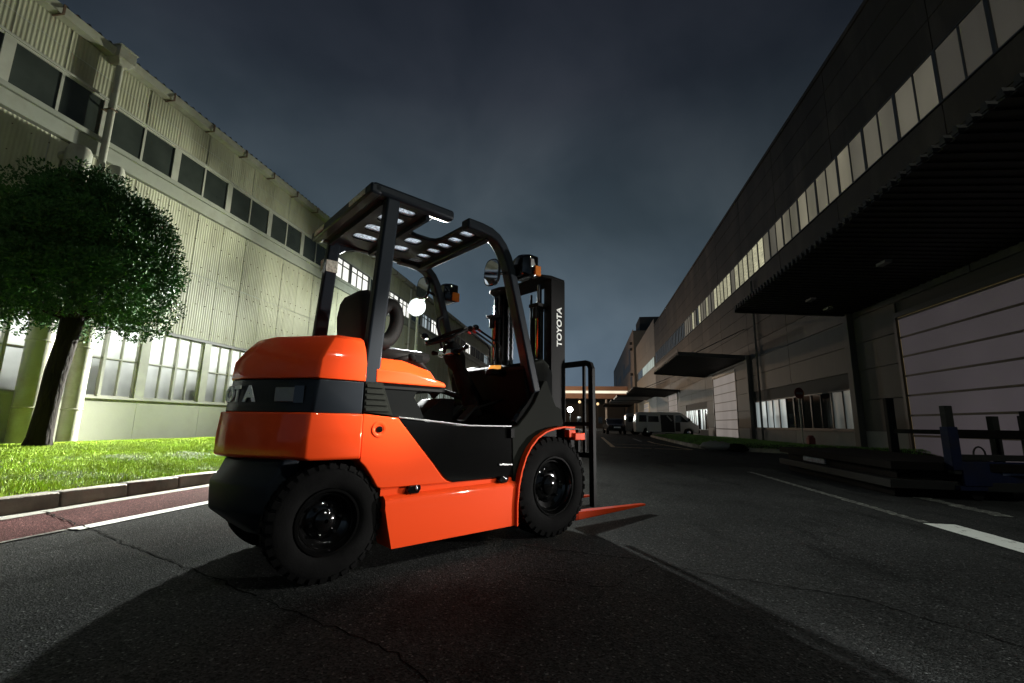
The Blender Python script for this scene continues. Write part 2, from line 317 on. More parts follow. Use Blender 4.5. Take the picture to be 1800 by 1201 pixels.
# cracks in the surfacing
def crack(pts, w=.012, z=.003):
    P = []
    for a, b in zip(pts, pts[1:]):
        n = max(2, int(math.dist(a, b) / .05))
        for i in range(n):
            t = i / n; P.append((a[0] + (b[0] - a[0]) * t + random.gauss(0, .009), a[1] + (b[1] - a[1]) * t + random.gauss(0, .009)))
    P.append(pts[-1])
    ground_mark('road_crack', P, w, z, M_crack, w * .3, .05)
crack([(-4.5, 3.3), (-3.72, 2.97), (-3.55, 2.91)], .012, .0095)
crack([(-3.55, 2.91), (-3.42, 2.86), (-2.85, 2.61), (-2.14, 2.31), (-1.51, 2.03)], .011)
crack([(-1.51, 2.03), (-.9, 1.77), (-.67, 1.67), (-.2, 1.2)], .005)
crack([(-.5, 3.2), (-.29, 3.15), (.31, 3.03), (.7, 2.8), (1.25, 2.63), (1.6, 2.2)], .008)
crack([(-.45, 2.6), (.1, 2.5), (.33, 2.9)], .005)
crack([(1.6, 2.2), (1.9, 1.5)], .008)

# kerbs
def kerb_stone_mesh(l=.587, w=.16, z0=-.05, z1=.135):
    m = MB(); m.hexa([(-w, 0, z0), (0, 0, z0), (0, l, z0), (-w, l, z0)], [(-w, 0, z1), (-.025, 0, z1), (-.025, l, z1), (-w, l, z1)]); return m
KS = kerb_stone_mesh().build('kerb_stone', M_kerb, None, None, .012)
kerbL = tag(empty('kerb', (-4.6, 0, 0)), None, None, None, 'structure')
KS.parent = kerbL; KS.location = (0, -1.9, 0)
for i in range(1, 70):
    o = KS.copy(); COL.objects.link(o); o.parent = kerbL; o.location = (random.uniform(-.006, .006), -1.9 + i * .6, random.uniform(-.006, .004)); o.rotation_euler.z = random.uniform(-.006, .006)
kerbR = tag(empty('kerb', (4.0, 20, 0)), None, None, None, 'structure')
poly = [(4.35, 35), (4.02, 24.2), (3.9, 18.9), (4.08, 17.7), (4.6, 17.0), (5.55, 16.4), (9.4, 14.4)]
acc = 0
for a, b in zip(poly, poly[1:]):
    A, B = Vector(a), Vector(b); n = max(1, round((B - A).length / .6)); ang = math.atan2((B - A).y, (B - A).x) - math.pi / 2
    for i in range(n):
        p = A.lerp(B, i / n); o = KS.copy(); COL.objects.link(o); o.parent = kerbR
        o.location = (p.x - 4.0, p.y - 20, random.uniform(-.008, .004)); o.rotation_euler.z = ang + random.uniform(-.012, .012); o.scale = (1, (B - A).length / n / .6, 1)

# left lawn: mounded turf and its blades
def lawn_h(x):
    xs = [-10.4, -10.2, -9.2, -8.2, -6.5, -5.2, -4.74]; hs = [.24, .25, .32, .355, .29, .17, .12]
    return float(np.interp(x, xs, hs))
lm = MB(); xs = np.linspace(-10.4, -4.74, 24); ys = np.concatenate([np.linspace(-4, 24, 90), np.linspace(25, 60, 20)])
lm.add([(x, y, lawn_h(x) + .012 * math.sin(x * 5 + y * 3.1) * math.sin(y * 4.3)) for y in ys for x in xs],
       [(j * 24 + i, j * 24 + i + 1, (j + 1) * 24 + i + 1, (j + 1) * 24 + i) for j in range(len(ys) - 1) for i in range(23)])
tag(lm.build('lawn', M_soil, None, 180), None, None, None, 'structure')
def blades(name, pts, hts, w, material, lean=.6):
    n = len(pts); P = np.array(pts); H = np.array(hts)
    az = np.random.uniform(0, 2 * np.pi, n); la = np.random.uniform(0, 2 * np.pi, n); ln = np.random.uniform(.1, lean, n)
    dx, dy = np.cos(az) * w / 2, np.sin(az) * w / 2
    a = P + np.stack([dx, dy, np.zeros(n) - .004], 1); b = P - np.stack([dx, dy, np.zeros(n) + .004], 1)
    t = P + np.stack([np.cos(la) * ln * H, np.sin(la) * ln * H, H], 1)
    V = np.stack([a, b, t], 1).reshape(-1, 3)
    m = bpy.data.meshes.new(name); m.vertices.add(3 * n); m.vertices.foreach_set('co', V.ravel().astype('f'))
    m.loops.add(3 * n); m.loops.foreach_set('vertex_index', np.arange(3 * n, dtype='i')); m.polygons.add(n)
    m.polygons.foreach_set('loop_start', np.arange(0, 3 * n, 3, dtype='i')); m.polygons.foreach_set('loop_total', np.full(n, 3, 'i'))
    m.materials.append(material); m.update(calc_edges=True)
    return link(bpy.data.objects.new(name, m))
pts = []; hts = []
for (y0, y1, n) in ((-3.5, 1, 50000), (1, 4.5, 110000), (4.5, 9, 200000), (9, 14, 80000), (14, 30, 30000)):
    X = np.random.uniform(-10.2, -4.76, n); Y = np.random.uniform(y0, y1, n)
    for x, y in zip(X, Y):
        clump = math.sin(x * 3.1 + 1.3 * math.sin(y * 2.2)) * math.sin(y * 2.7 + x)
        if -6.4 < x < -5.6 and 5.2 < y < 7.0 and random.random() < .4: continue      # worn patch in the turf
        pts.append((x, y, lawn_h(x))); hts.append(max(.009, random.gauss(.024 + .008 * clump, .008)))
tag(blades('grass', pts, hts, .0075, M_grass), 'short bright green grass of the lawn below the corrugated factory', 'grass', None, 'stuff')
# right lawn
rl = MB()
for y0, y1, xa, xb in ((18.2, 35, 4.0, 9.45),):
    pass
def rlx(y): return float(np.interp(y, [14.4, 16.4, 17.0, 17.7, 18.9, 24.2, 35], [9.4, 5.65, 4.75, 4.25, 4.06, 4.18, 4.5]))
ys = np.linspace(14.5, 35, 60); V = []; F = []
for y in ys:
    x0 = rlx(y)
    for i in range(8):
        t = i / 7; V.append((x0 + (9.45 - x0) * t, y, .12 + .14 * math.sin(math.pi * min(1, t * 1.4)) * (1 if x0 < 9 else .2)))
for j in range(len(ys) - 1):
    for i in range(7): F.append((j * 8 + i, j * 8 + i + 1, (j + 1) * 8 + i + 1, (j + 1) * 8 + i))
rl.add(V, F); tag(rl.build('lawn', M_soil, None, 180), None, None, None, 'structure')
pts = []; hts = []
for _ in range(26000):
    y = random.uniform(14.6, 35); x0 = rlx(y); t = random.random(); pts.append((x0 + (9.4 - x0) * t, y, .12 + .14 * math.sin(math.pi * min(1, t * 1.4)))); hts.append(random.uniform(.02, .06))
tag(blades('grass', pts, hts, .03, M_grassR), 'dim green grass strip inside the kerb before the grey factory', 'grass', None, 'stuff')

# ================================================================== left factory
M_corr = mat('corrugated_sheet', (.36, .36, .255), .55, var=.18, vscale=1.2, dirt=(.13, .12, .07), dscale=1.6, dmix=.6, stretch=(1, 1, .25), spec=.3, each=.09)
M_lpaint = mat('cream_concrete', (.36, .37, .29), .75, var=.12, vscale=1.5, bump=.15, bscale=25, dirt=(.2, .2, .14), dscale=1.5, dmix=.4, spec=.25, each=.05)
M_ltrim = mat('grey_green_trim', (.26, .27, .22), .5, var=.2, vscale=2, dirt=(.1, .09, .06), dscale=2, dmix=.5)
M_frame = mat('window_frame', (.34, .34, .28), .5, var=.15, vscale=4)
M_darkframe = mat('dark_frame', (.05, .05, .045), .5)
M_gut = mat('gutter_paint', (.30, .30, .24), .5, var=.15, vscale=2.5, dirt=(.16, .12, .07), dscale=3, dmix=.5)
M_rust = mat('rust', (.10, .06, .035), .8, var=.3, vscale=20)
M_roof = mat('dark_roof', (.02, .02, .02), .8)
M_dglass = mat('dark_glass', (.012, .016, .014), .06, spec=.6)
M_uglass = mat('sky_toned_glass', (.032, .038, .032), .12, spec=.6, var=.35, vscale=1.5)  # base colour lightened in place of the sky's reflection
M_frost = translucent('frosted_glass', (.70, .72, .68))
M_upperlit = lit_pane('lit_window', (1, 1, .93), 1.1, 2, .8, 1.2)
M_upperdim = lit_pane('half_lit_window', (.75, .9, .95), .5, 2.2, .1, 1.1)
M_interior = mat('interior_wall', (.4, .42, .4), .8)
M_machine = mat('machine_dark', (.03, .03, .03), .8)  # dark finish of the machines behind the panes
LF = empty('corrugated_factory', (-10.2, 0, 0), 0, 'long cream green corrugated factory with a gutter and two rows of windows', 'factory building')
BAY = 1.722; Y0 = 5.47
def bay(k): return Y0 + k * BAY
KMIN, KMAX = -6, 33
def corr_mesh(w, z0, z1, waves=12, amp=.0045):
    m = MB(); n = waves * 4; prof = []
    for i in range(n + 1):
        prof.append((amp * math.cos(2 * math.pi * i / 4 / 1.0 + .0) if False else amp * math.cos(math.pi * i / 2), w * i / n))
    V = [(x, y, z0) for x, y in prof] + [(x, y, z1) for x, y in prof]
    m.add(V, [(i, i + 1, n + 2 + i, n + 1 + i) for i in range(n)]); return m
rows = [(2.86, 4.5), (4.515, 6.14), (7.56, 7.98), (7.99, 8.46)]
HB = BAY / 2
for ri, (z0, z1) in enumerate(rows):
    me = corr_mesh(HB - .012, z0, z1).mesh('wall_sheet', M_corr, 60)
    for k in range(-7, 31):
        y = Y0 + k * HB
        inst('wall_sheet', me, LF, (.03 + .005 * (k % 2) + random.uniform(-.002, .003), y + .006, 0))
    far = MB(); ye = bay(KMAX)
    ys0 = Y0 + 31 * HB
    far.box(.0, .035, ys0, ye, z0, z1)
    o = far.build('far_wall_sheeting', M_corr, LF); o['kind'] = 'stuff'
# backing wall, closed body
m = MB(); m.box(-.05, 0.0, bay(KMIN), bay(KMAX), 2.8, 6.16); m.box(-.05, 0, bay(KMIN), bay(KMAX), 7.52, 8.5)
m.box(-6.05, -6, bay(KMIN), bay(KMAX), 0, 9); m.box(-6, -.05, bay(KMAX), bay(KMAX) + .05, 0, 8.5); m.box(-6, -.05, bay(KMIN) - .05, bay(KMIN), 0, 8.5)
m.box(-6, -.06, bay(KMIN), bay(KMAX), 5.9, 5.95)
m.build('inner_wall', M_interior, LF)
# base wall panels
bm_ = MB(); bm_.box(-.1, .0, .004, BAY - .004, -.1, 1.16); bmesh_base = bm_.mesh('base_panel', M_lpaint)
for k in range(KMIN, KMAX): inst('base_panel', bmesh_base, LF, (.02 + random.uniform(-.002, .002), bay(k), 0))
# seams between
m = MB(); m.box(-.1, .012, bay(KMIN), bay(KMAX), -.1, 1.155); m.build('base_core', M_ltrim, LF)
# sill and beams
for (z0, z1, x1, mm, nm) in ((1.16, 1.21, .07, M_frame, 'sill'), (2.78, 2.855, .06, M_darkframe, 'lintel'), (6.16, 6.47, .11, M_ltrim, 'beam'), (6.475, 6.58, .16, M_ltrim, 'sill'), (7.5, 7.555, .07, M_frame, 'lintel')):
    b = MB(); b.box(-.08, x1, bay(KMIN), bay(KMAX), z0, z1); b.build(nm, mm, LF, None, .006)
b = MB(); b.box(-.06, .02, bay(KMIN), bay(KMAX), 6.12, 6.158); b.build('beam_gap_strip', M_darkframe, LF)  # dark strip filling the gap below the beam
# upper windows
fr = MB()
fr.box(-.06, .05, 0.0, .1, 6.58, 7.5); fr.box(-.06, .05, BAY - .08, BAY - .0, 6.58, 7.5)
fr.box(-.055, .045, .1, BAY - .08, 6.58, 6.625); fr.box(-.055, .045, .1, BAY - .08, 7.455, 7.5); fr.box(-.055, .04, BAY / 2 - .02, BAY / 2 + .03, 6.625, 7.455)
fr_me = fr.mesh('window_frame', M_frame)
fl = MB(); fl.box(-.06, .05, 0, .1, 6.58, 7.5); fl.box(-.06, .05, BAY - .08, BAY, 6.58, 7.5); fl.box(-.055, .045, .1, BAY - .08, 6.58, 6.62); fl.box(-.055, .045, .1, BAY - .08, 7.46, 7.5)
for yy in (.6, 1.1): fl.box(-.055, .035, yy - .02, yy + .02, 6.62, 7.46)
fl.box(-.05, .03, .1, BAY - .08, 7.22, 7.26)
fl_me = fl.mesh('window_frame', M_darkframe)
pw = MB(); pw.box(.016, .026, .1, BAY / 2 - .02, 6.62, 7.46); pA = pw.mesh('pane', M_uglass)
pw = MB(); pw.box(.016, .026, BAY / 2 + .03, BAY - .08, 6.62, 7.46); pB = pw.mesh('pane', M_uglass)
LITK = {6: 1, 7: 1, 9: 1, 10: 1, 12: 2, 13: 1, 15: 2, 18: 1, 22: 2}
lit_meshes = {}
def lit_panes(mm):
    if mm.name in lit_meshes: return lit_meshes[mm.name]
    r = []
    for a, b in ((.1, .58), (.62, 1.08), (1.12, BAY - .08)):
        for c, d in ((6.62, 7.22), (7.26, 7.46)):
            q = MB(); q.box(-.02, -.008, a, b, c, d); r.append(q.mesh('pane', mm))
    lit_meshes[mm.name] = r; return r
for k in range(KMIN, KMAX):
    w = inst('window', fl_me if k in LITK else fr_me, LF, (0, bay(k), 0))
    if k in LITK:
        for me in lit_panes(M_upperlit if LITK[k] == 1 else M_upperdim): inst('pane', me, w)
    else: inst('pane', pA, w); inst('pane', pB, w)
# lower windows: two sashes of 2 x 2 frosted panes in each bay
lo = MB(); z0, z1, zm = 1.21, 2.78, 2.03
lo.box(-.1, .05, -.11, .11, z0, z1)                      # pillar
lo.box(-.08, .03, BAY / 2 - .03, BAY / 2 + .03, z0, z1)
for yy in (.11, BAY - .14): lo.box(-.07, .015, yy, yy + .03, z0, z1)
for yy in (.485, BAY - .485): lo.box(-.07, .012, yy - .012, yy + .012, z0, z1)
for (a, b) in ((.14, BAY / 2 - .03), (BAY / 2 + .03, BAY - .14)):
    lo.box(-.068, .01, a, b, zm - .014, zm + .014); lo.box(-.068, .012, a, b, z0, z0 + .03); lo.box(-.068, .012, a, b, z1 - .03, z1)
lo_me = lo.mesh('window_frame', M_frame)
panes = []
for (a, b) in ((.14, .473), (.497, BAY / 2 - .03), (BAY / 2 + .03, BAY - .497), (BAY - .473, BAY - .14)):
    for c, d in ((z0 + .03, zm - .014), (zm + .014, z1 - .03)):
        q = MB(); q.add([(-.05, a, c), (-.05, b, c), (-.05, b, d), (-.05, a, d)], [(0, 1, 2, 3)]); panes.append(q.mesh('pane', M_frost))
M_frostfar = lit_pane('lit_frosted_far', (.8, .95, .9), .4, 2, .5, 1.1)
for k in range(KMIN, KMAX):
    w = inst('window', lo_me, LF, (0, bay(k), 0))
    if k < 13:
        for me in panes: inst('pane', me, w)
    else:
        q = MB(); q.box(-.06, -.04, .1, BAY - .1, z0, z1); q.build('pane', M_frostfar, w)
# rooms behind the frosted panes: machines standing close to the glass, ceiling tubes
M_tube = mat('fluorescent_tube', (.8, .8, .8), .4, emit=(.9, 1, .95), estr=3)
for (y, w_, h, sh) in ((9.9, .5, 1.6, 1), (10.35, .35, 1.9, 1), (9.2, .3, 1.5, 1), (11.2, .12, 2.4, 0), (7.9, .2, 2.2, 0), (6.4, .5, 1.7, 0), (12.6, .5, 1.8, 1), (14.4, .3, 2.3, 0)):
    b = MB()
    b.box(-.5, -.14, y - w_ / 2, y + w_ / 2, .3, h - .25); b.box(-.42, -.2, y - w_ / 4, y + w_ / 6, h - .25, h)
    if sh: b.cyl((-.3, y - w_ / 2, h - .4), (-.3, y + w_ / 2 + .2, h + .05), .05, 8)
    b.build('machine', M_machine, LF)
tb = MB(); tb.cyl((-1.5, bay(-2), 3.0), (-1.5, bay(13), 3.0), .03, 6); tb.build('ceiling_tube', M_tube, LF)
d = bpy.data.lights.new('ceiling_tube_light', 'AREA'); d.shape = 'RECTANGLE'; d.size = 24; d.size_y = .25; d.energy = 420; d.color = (.97, 1, .96)
o = link(bpy.data.objects.new('ceiling_tube_light', d)); o.location = (-10.2 - .75, 12, 2.7)
xa = Vector((0, 1, 0)); za = -Vector((1, 0, -.75)).normalized(); ya = za.cross(xa)
o.rotation_euler = Matrix((xa, ya, za)).transposed().to_euler()
# gutter, brackets, hopper, downspouts, ducts, roof
g = MB(); prof = [(.05, 8.44), (.24, 8.44), (.29, 8.6), (.27, 8.6), (.225, 8.465), (.05, 8.465)]
g.prism([(x, z) for x, z in prof], bay(KMIN), 7.0); g2 = MB(); g2.prism(prof, 7.32, bay(KMAX)); g.add(g2.v, g2.f)
g.box(.0, .05, bay(KMIN), bay(KMAX), 8.46, 8.6)
g.build('gutter', M_gut, LF)
br = MB(); br.box(.04, .3, -.015, .015, 8.42, 8.437); br.box(.286, .302, -.02, .02, 8.42, 8.63); br_me = br.mesh('gutter_bracket', M_rust)
for k in range(-3, 38): inst('gutter_bracket', br_me, LF, (0, Y0 + .5 + k * 1.21, 0))
h = MB(); h.hexa([(.06, 7.06, 8.3), (.3, 7.06, 8.3), (.3, 7.26, 8.3), (.06, 7.26, 8.3)], [(.04, 6.99, 8.42), (.36, 6.99, 8.42), (.36, 7.33, 8.42), (.04, 7.33, 8.42)])
h.box(.03, .37, 6.98, 7.34, 8.42, 8.68); h.box(.015, .39, 6.96, 7.36, 8.68, 8.71); h.build('hopper_head', M_gut, LF, None, .008)
for yy, rr in ((7.16, .065), (23.9, .06)):
    h = MB(); h.cyl((.2, yy, .2), (.2, yy, 8.32), rr, 14)
    for zc in (7.35, 5.2, 3.4, 1.5): h.lathe([(rr + .008, -.03), (rr + .008, .03)], 14, (.2, yy, zc), 'z')
    h.build('downspout', M_gut, LF, 50)
    for zc in (7.3, 5.15): b = MB(); b.box(0, .28, yy - .07, yy + .07, zc - .07, zc - .045); b.build('pipe_bracket', M_rust, LF)
for yy, rr in ((6.62, .2), (7.33, .155)):
    h = MB(); prof = [(rr * .2, 6.02), (rr * .8, 5.99), (rr, 5.9)]; z = 5.9
    while z > .9: prof += [(rr, z - .24), (rr + .012, z - .25), (rr + .012, z - .27), (rr, z - .28)]; z -= .28 if z > 5 else 1.2
    prof += [(rr, .1)]
    h.lathe(prof, 24, (.38, yy, 0), 'z'); h.build('duct', M_gut, LF, 40)
    h = MB(); h.tube([(.3, yy, 5.8), (.0, yy, 5.82)], rr * .6, 12, up=(0, 0, 1)); h.build('duct_elbow', M_gut, LF, 40)
rf = MB(); rf.add([(.16, bay(KMIN), 8.66), (.16, bay(KMAX), 8.66), (-6.5, bay(KMAX), 10.6), (-6.5, bay(KMIN), 10.6)], [(0, 1, 2, 3)]); rf.add([(.16, bay(KMIN), 8.62), (.16, bay(KMAX), 8.62), (-6.5, bay(KMAX), 10.5), (-6.5, bay(KMIN), 10.5)], [(0, 1, 2, 3)])
rf.build('roof', M_roof, LF)
rt = MB(); y = bay(KMIN)
while y < 40: rt.tube([(.19, y, 8.665), (-.8, y, 8.95)], .05, 6); y += .21
o = rt.build('roof_ridge_tiles', M_roof, LF); o['kind'] = 'stuff'
bo = MB()
for z in (3.05, 3.75, 4.35, 4.75, 5.45, 5.95):
    y = bay(-3)
    while y < 26: bo.box(.04, .05, y - .009, y + .009, z - .009, z + .009); y += HB / 3
o = bo.build('sheet_bolts', M_rust, LF); o['kind'] = 'stuff'

# ================================================================== clipped tree on the lawn
M_bark = mat('bark', (.010, .008, .007), .95, spec=.1, var=.4, vscale=8, bump=1, bscale=25, bdist=.03, stretch=(1, 1, .3))
M_leaf = mat('conifer_leaf', (.028, .08, .02), .6, var=.5, vscale=1.1, spec=.12)
TR = empty('clipped_tree', (-8.0, 5.6, .33), 0, 'dark clipped evergreen with domed crown and rough leaning trunk on the lawn', 'tree')
tx = Vector((.573, .82, 0)); ty = Vector((-.82, .573, 0))   # along / away in the picture
def TP(a, d, z): return tx * a + ty * d + Vector((0, 0, z))
m = MB()
path = [TP(0, 0, -.1), TP(.01, 0, .15), TP(.03, 0, .6), TP(.05, .02, 1.1), TP(.1, .02, 1.6), TP(.13, 0, 2.1), TP(.16, 0, 2.9)]
m.tube(path, [.2, .145, .128, .135, .13, .145, .1], 14, up=(1, 0, 0)); m.build('trunk', M_bark, TR, 180)
brs = [((1.0, 0, 2.35), .05), ((-.9, .1, 2.4), .05), ((.6, .9, 2.3), .05), ((.4, -.9, 2.25), .05), ((-.5, .7, 2.4), .05), ((-.4, -.7, 2.35), .05)]
for (a, dd, z), r in brs:
    b = MB(); b.tube([TP(.13, 0, 1.95), TP(a * .35, dd * .35, 2.1), TP(a * .75, dd * .75, z - .08), TP(a, dd, z + .1)], [.06, .05, .035, .012], 8, up=(.3, .2, 1)); b.build('branch', M_bark, TR, 180)
def crown_mesh():
    V = []; F = []; lumps = []
    for i in range(260):
        ph = random.uniform(0, 2 * math.pi); c = random.uniform(-.2, 1); s = math.sqrt(max(0, 1 - c * c))
        k = random.uniform(.84, 1.0) if i < 200 else random.uniform(.2, .8)
        z = 3.05 - .33 + (1.42 * c if c > 0 else .75 * c * 1.6) * k
        lumps.append((Vector((.22 + 0, 0, 0)), TP(.1 + 1.16 * s * math.cos(ph) * k, 1.2 * s * math.sin(ph) * k, z), random.uniform(.16, .3)))
    for i in range(110):
        ph = random.uniform(0, 2 * math.pi); c = random.uniform(-.35, 1); s = math.sqrt(max(0, 1 - c * c)); k = random.uniform(1.02, 1.2)
        lumps.append((None, TP(.1 + 1.16 * s * math.cos(ph) * k, 1.2 * s * math.sin(ph) * k, 2.72 + (1.42 * c if c > 0 else 1.2 * c) * k + random.uniform(0, .08)), random.uniform(.05, .12)))
    for i in range(90):   # flat underside skirt
        ph = random.uniform(0, 2 * math.pi); k = random.uniform(.5, 1.02)
        lumps.append((None, TP(.1 + 1.18 * k * math.cos(ph), 1.2 * k * math.sin(ph), 2.08 + random.uniform(-.14, .25)), random.uniform(.12, .24)))
    for _, c, r in lumps:
        n = int(330 * (r / .22) ** 2)
        for j in range(n):
            d = Vector((random.gauss(0, 1), random.gauss(0, 1), random.gauss(0, 1))).normalized()
            p = c + d * r * random.uniform(.6, 1.12); out = (d + Vector((0, 0, .35)) + Vector((random.gauss(0, .5), random.gauss(0, .5), random.gauss(0, .5)))).normalized()
            side = out.cross(Vector((random.gauss(0, 1), random.gauss(0, 1), random.gauss(0, 1)))).normalized()
            l = random.uniform(.016, .04); w = l * .36; b = len(V)
            V += [tuple(p - side * w), tuple(p + side * w), tuple(p + out * l + side * w * .8), tuple(p + out * l * 1.5), tuple(p + out * l - side * w * .8)]
            F.append((b, b + 1, b + 2, b + 3, b + 4))
    m = bpy.data.meshes.new('crown'); m.from_pydata(V, [], F); m.materials.append(M_leaf); return m
inst('crown', crown_mesh(), TR)
# ================================================================== flood lamp on the lawn
M_pole = mat('white_pole_paint', (.75, .76, .74), .4)
M_lamphouse = mat('lamp_housing', (.25, .25, .25), .4, metal=.3)
M_lamplens = mat('lit_lamp_lens', (1, 1, 1), .3, emit=(.93, 1, 1), estr=28)
M_bowl = mat('reflector_white', (.55, .57, .58), .5)
SL = empty('flood_lamp_post', (LAMP.x, LAMP.y, .29), 0, 'slim white lamp post with a glaring lit floodlight beside the corrugated factory', 'street lamp')
m = MB(); m.tube([(0, 0, -.1), (0, 0, 2.5), (0, 0, 4.86)], [.07, .06, .05], 12, up=(1, 0, 0)); m.build('pole', M_pole, SL, 60)
m = MB(); m.box(-.28, .28, -.03, .03, 4.8, 4.86); m.build('crossbar', M_lamphouse, SL)
m = MB(); m.hexa([(-.2, -.02, 4.78), (.2, -.02, 4.78), (.15, .2, 4.83), (-.15, .2, 4.83)], [(-.2, -.02, 5.2), (.2, -.02, 5.2), (.15, .2, 5.14), (-.15, .2, 5.14)]); hd = m.build('lamp_head', M_lamphouse, SL, None, .015)
m = MB(); m.lathe([(.17, -.03), (.16, -.06), (.125, -.10), (.07, -.125), (.02, -.13)], 24, (0, 0, 4.99), 'y'); m.build('lens', M_lamplens, hd, 60)
m = MB(); m.lathe([(.18, -.022), (.25, -.05), (.32, -.10), (.37, -.16), (.385, -.155), (.335, -.085), (.26, -.03), (.18, -.004)], 32, (0, 0, 4.99), 'y', cap=False); m.build('added_glow_bowl', M_bowl, hd, 60)  # bowl added to give a soft glow ring round the lens

# ================================================================== right factory
M_rwall = mat('grey_panel', (.046, .045, .042), .6, spec=.2, each=.12, var=.12, vscale=.5, dirt=(.08, .075, .065), dscale=.7, dmix=.5, stretch=(1, 1, .3))
M_rbrown = mat('brown_panel', (.034, .028, .022), .6, spec=.12, each=.12, var=.12, vscale=.4, dirt=(.1, .08, .065), dscale=.6, dmix=.5, stretch=(1, 1, .3))
M_rbase = mat('pale_base_panel', (.15, .15, .145), .7, var=.15, vscale=1)
M_core = mat('panel_joint', (.025, .025, .024), .8)
M_canopy = mat('canopy_steel', (.016, .015, .014), .6, spec=.3, var=.2, vscale=1)
M_strip = lit_pane('lit_strip_pane', (1, .9, .63), .15, .9, .55, 1.2, (1, .7, .25), .4, .15, .25)
M_stripA = lit_pane('lit_strip_pane_blind', (1, .95, .62), .42, 4, .4, 1.2, (1, .5, 6), .4, .15, .3)
M_stripB = lit_pane('lit_strip_pane_low', (1, .86, .66), .033, .8, .7, 1.15, (1, .5, .25), .4, .15, .2)  # near panes glow less, edge darkening put into their emission
M_stripC = lit_pane('lit_strip_pane_mid', (1, .9, .66), .09, .9, .6, 1.2, (1, .7, .25), .4, .15, .2)
M_stripOff = mat('faint_glow_pane', (.03, .028, .022), .15, emit=(1, .85, .6), estr=.012)  # faint warm glow added to panes that are switched off
M_stripG = lit_pane('lit_strip_pane_green', (.86, 1, .86), .4, 1, .5, 1.1)
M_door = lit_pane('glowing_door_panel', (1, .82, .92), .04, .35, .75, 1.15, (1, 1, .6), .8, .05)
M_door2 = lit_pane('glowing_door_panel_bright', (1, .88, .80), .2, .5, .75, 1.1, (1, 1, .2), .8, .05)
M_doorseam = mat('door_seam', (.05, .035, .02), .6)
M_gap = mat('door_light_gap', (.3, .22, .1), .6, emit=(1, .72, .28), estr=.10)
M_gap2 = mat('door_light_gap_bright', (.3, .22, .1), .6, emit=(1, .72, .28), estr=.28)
M_lowlit = lit_pane('lit_low_window', (.85, 1, 1), .3, 1.4, .35, 1.2)
M_lowdim = lit_pane('dim_low_window', (.85, 1, .95), .05, 1.4, .2, 1.3)
M_black = mat('black_frame', (.012, .012, .012), .5)
RF = empty('grey_panel_factory', (9.5, 0, 0), 0, 'long dark grey panelled factory with a lit window strip, canopies and glowing roller doors', 'factory building')
Ya, Yb = 2.0, 67.7
m = MB()
m.box(.06, 14, Ya, Yb, 0, 15.1)
m.build('core', M_core, RF)
GRID = [2.0, 7.3, 12.7, 18.1, 23.55, 29.0, 34.4, 39.8, 45.2, 50.7, 56.3, 62, 67.7]
pm = {}
def panel(parent, x, y0, y1, z0, z1, mm, name='wall_panel', th=.05):
    key = (round(y1 - y0, 2), round(z1 - z0, 2), mm.name, name)
    if key not in pm:
        q = MB(); q.box(0, th, .018, y1 - y0 - .018, .012, z1 - z0 - .012); pm[key] = q.mesh(name, mm)
    return inst(name, pm[key], parent, (x + random.uniform(-.004, .004), y0, z0))
HOLES = [(9.0, 15.66, 0, 4.3), (18.2, 28.6, .77, 2.27), (31.95, 37.45, 0, 4.5), (39.6, 47.9, .53, 2.3), (52.4, 58.1, 0, 4.5)]
LOWZ = [0, .76, 1.8, 2.85, 3.8, 4.75, 5.7, 6.65, 7.6, 8.55, 9.5]
def cut_intervals(y0, y1, z0, z1):
    out = [(y0, y1)]
    for a, b, c, d in HOLES:
        if z0 < d - .05 and z1 > c + .05:
            nx = []
            for p, q in out:
                if b <= p or a >= q: nx.append((p, q))
                else:
                    if a > p + .05: nx.append((p, a))
                    if b < q - .05: nx.append((b, q))
            out = nx
    return out
for g0, g1 in zip(GRID, GRID[1:]):
    for z0, z1 in zip(LOWZ, LOWZ[1:]):
        for p, q in cut_intervals(g0, g1, z0, z1):
            panel(RF, 0, p, q, z0, z1, M_rbase if z1 < .8 else (M_rwall if z0 < 5.5 else M_rbrown))
    for z0, z1 in zip((11.15, 12.15, 13.15, 14.15), (12.15, 13.15, 14.15, 15.1)):
        panel(RF, 0, g0, g1, z0, z1, M_rbrown)
m = MB(); m.box(-.05, .6, Ya, Yb, 15.1, 15.28); m.build('parapet', M_rbrown, RF)
for yc in (18.1, 29.0):
    m = MB(); m.box(-.22, -.01, yc - .16, yc + .16, 0, 5.05); m.build('column', M_rwall, RF, None, .01)
m = MB(); m.cyl((-.12, 27.4, .1), (-.12, 27.4, 9.2), .06, 10); m.build('downspout', M_rwall, RF, 60)
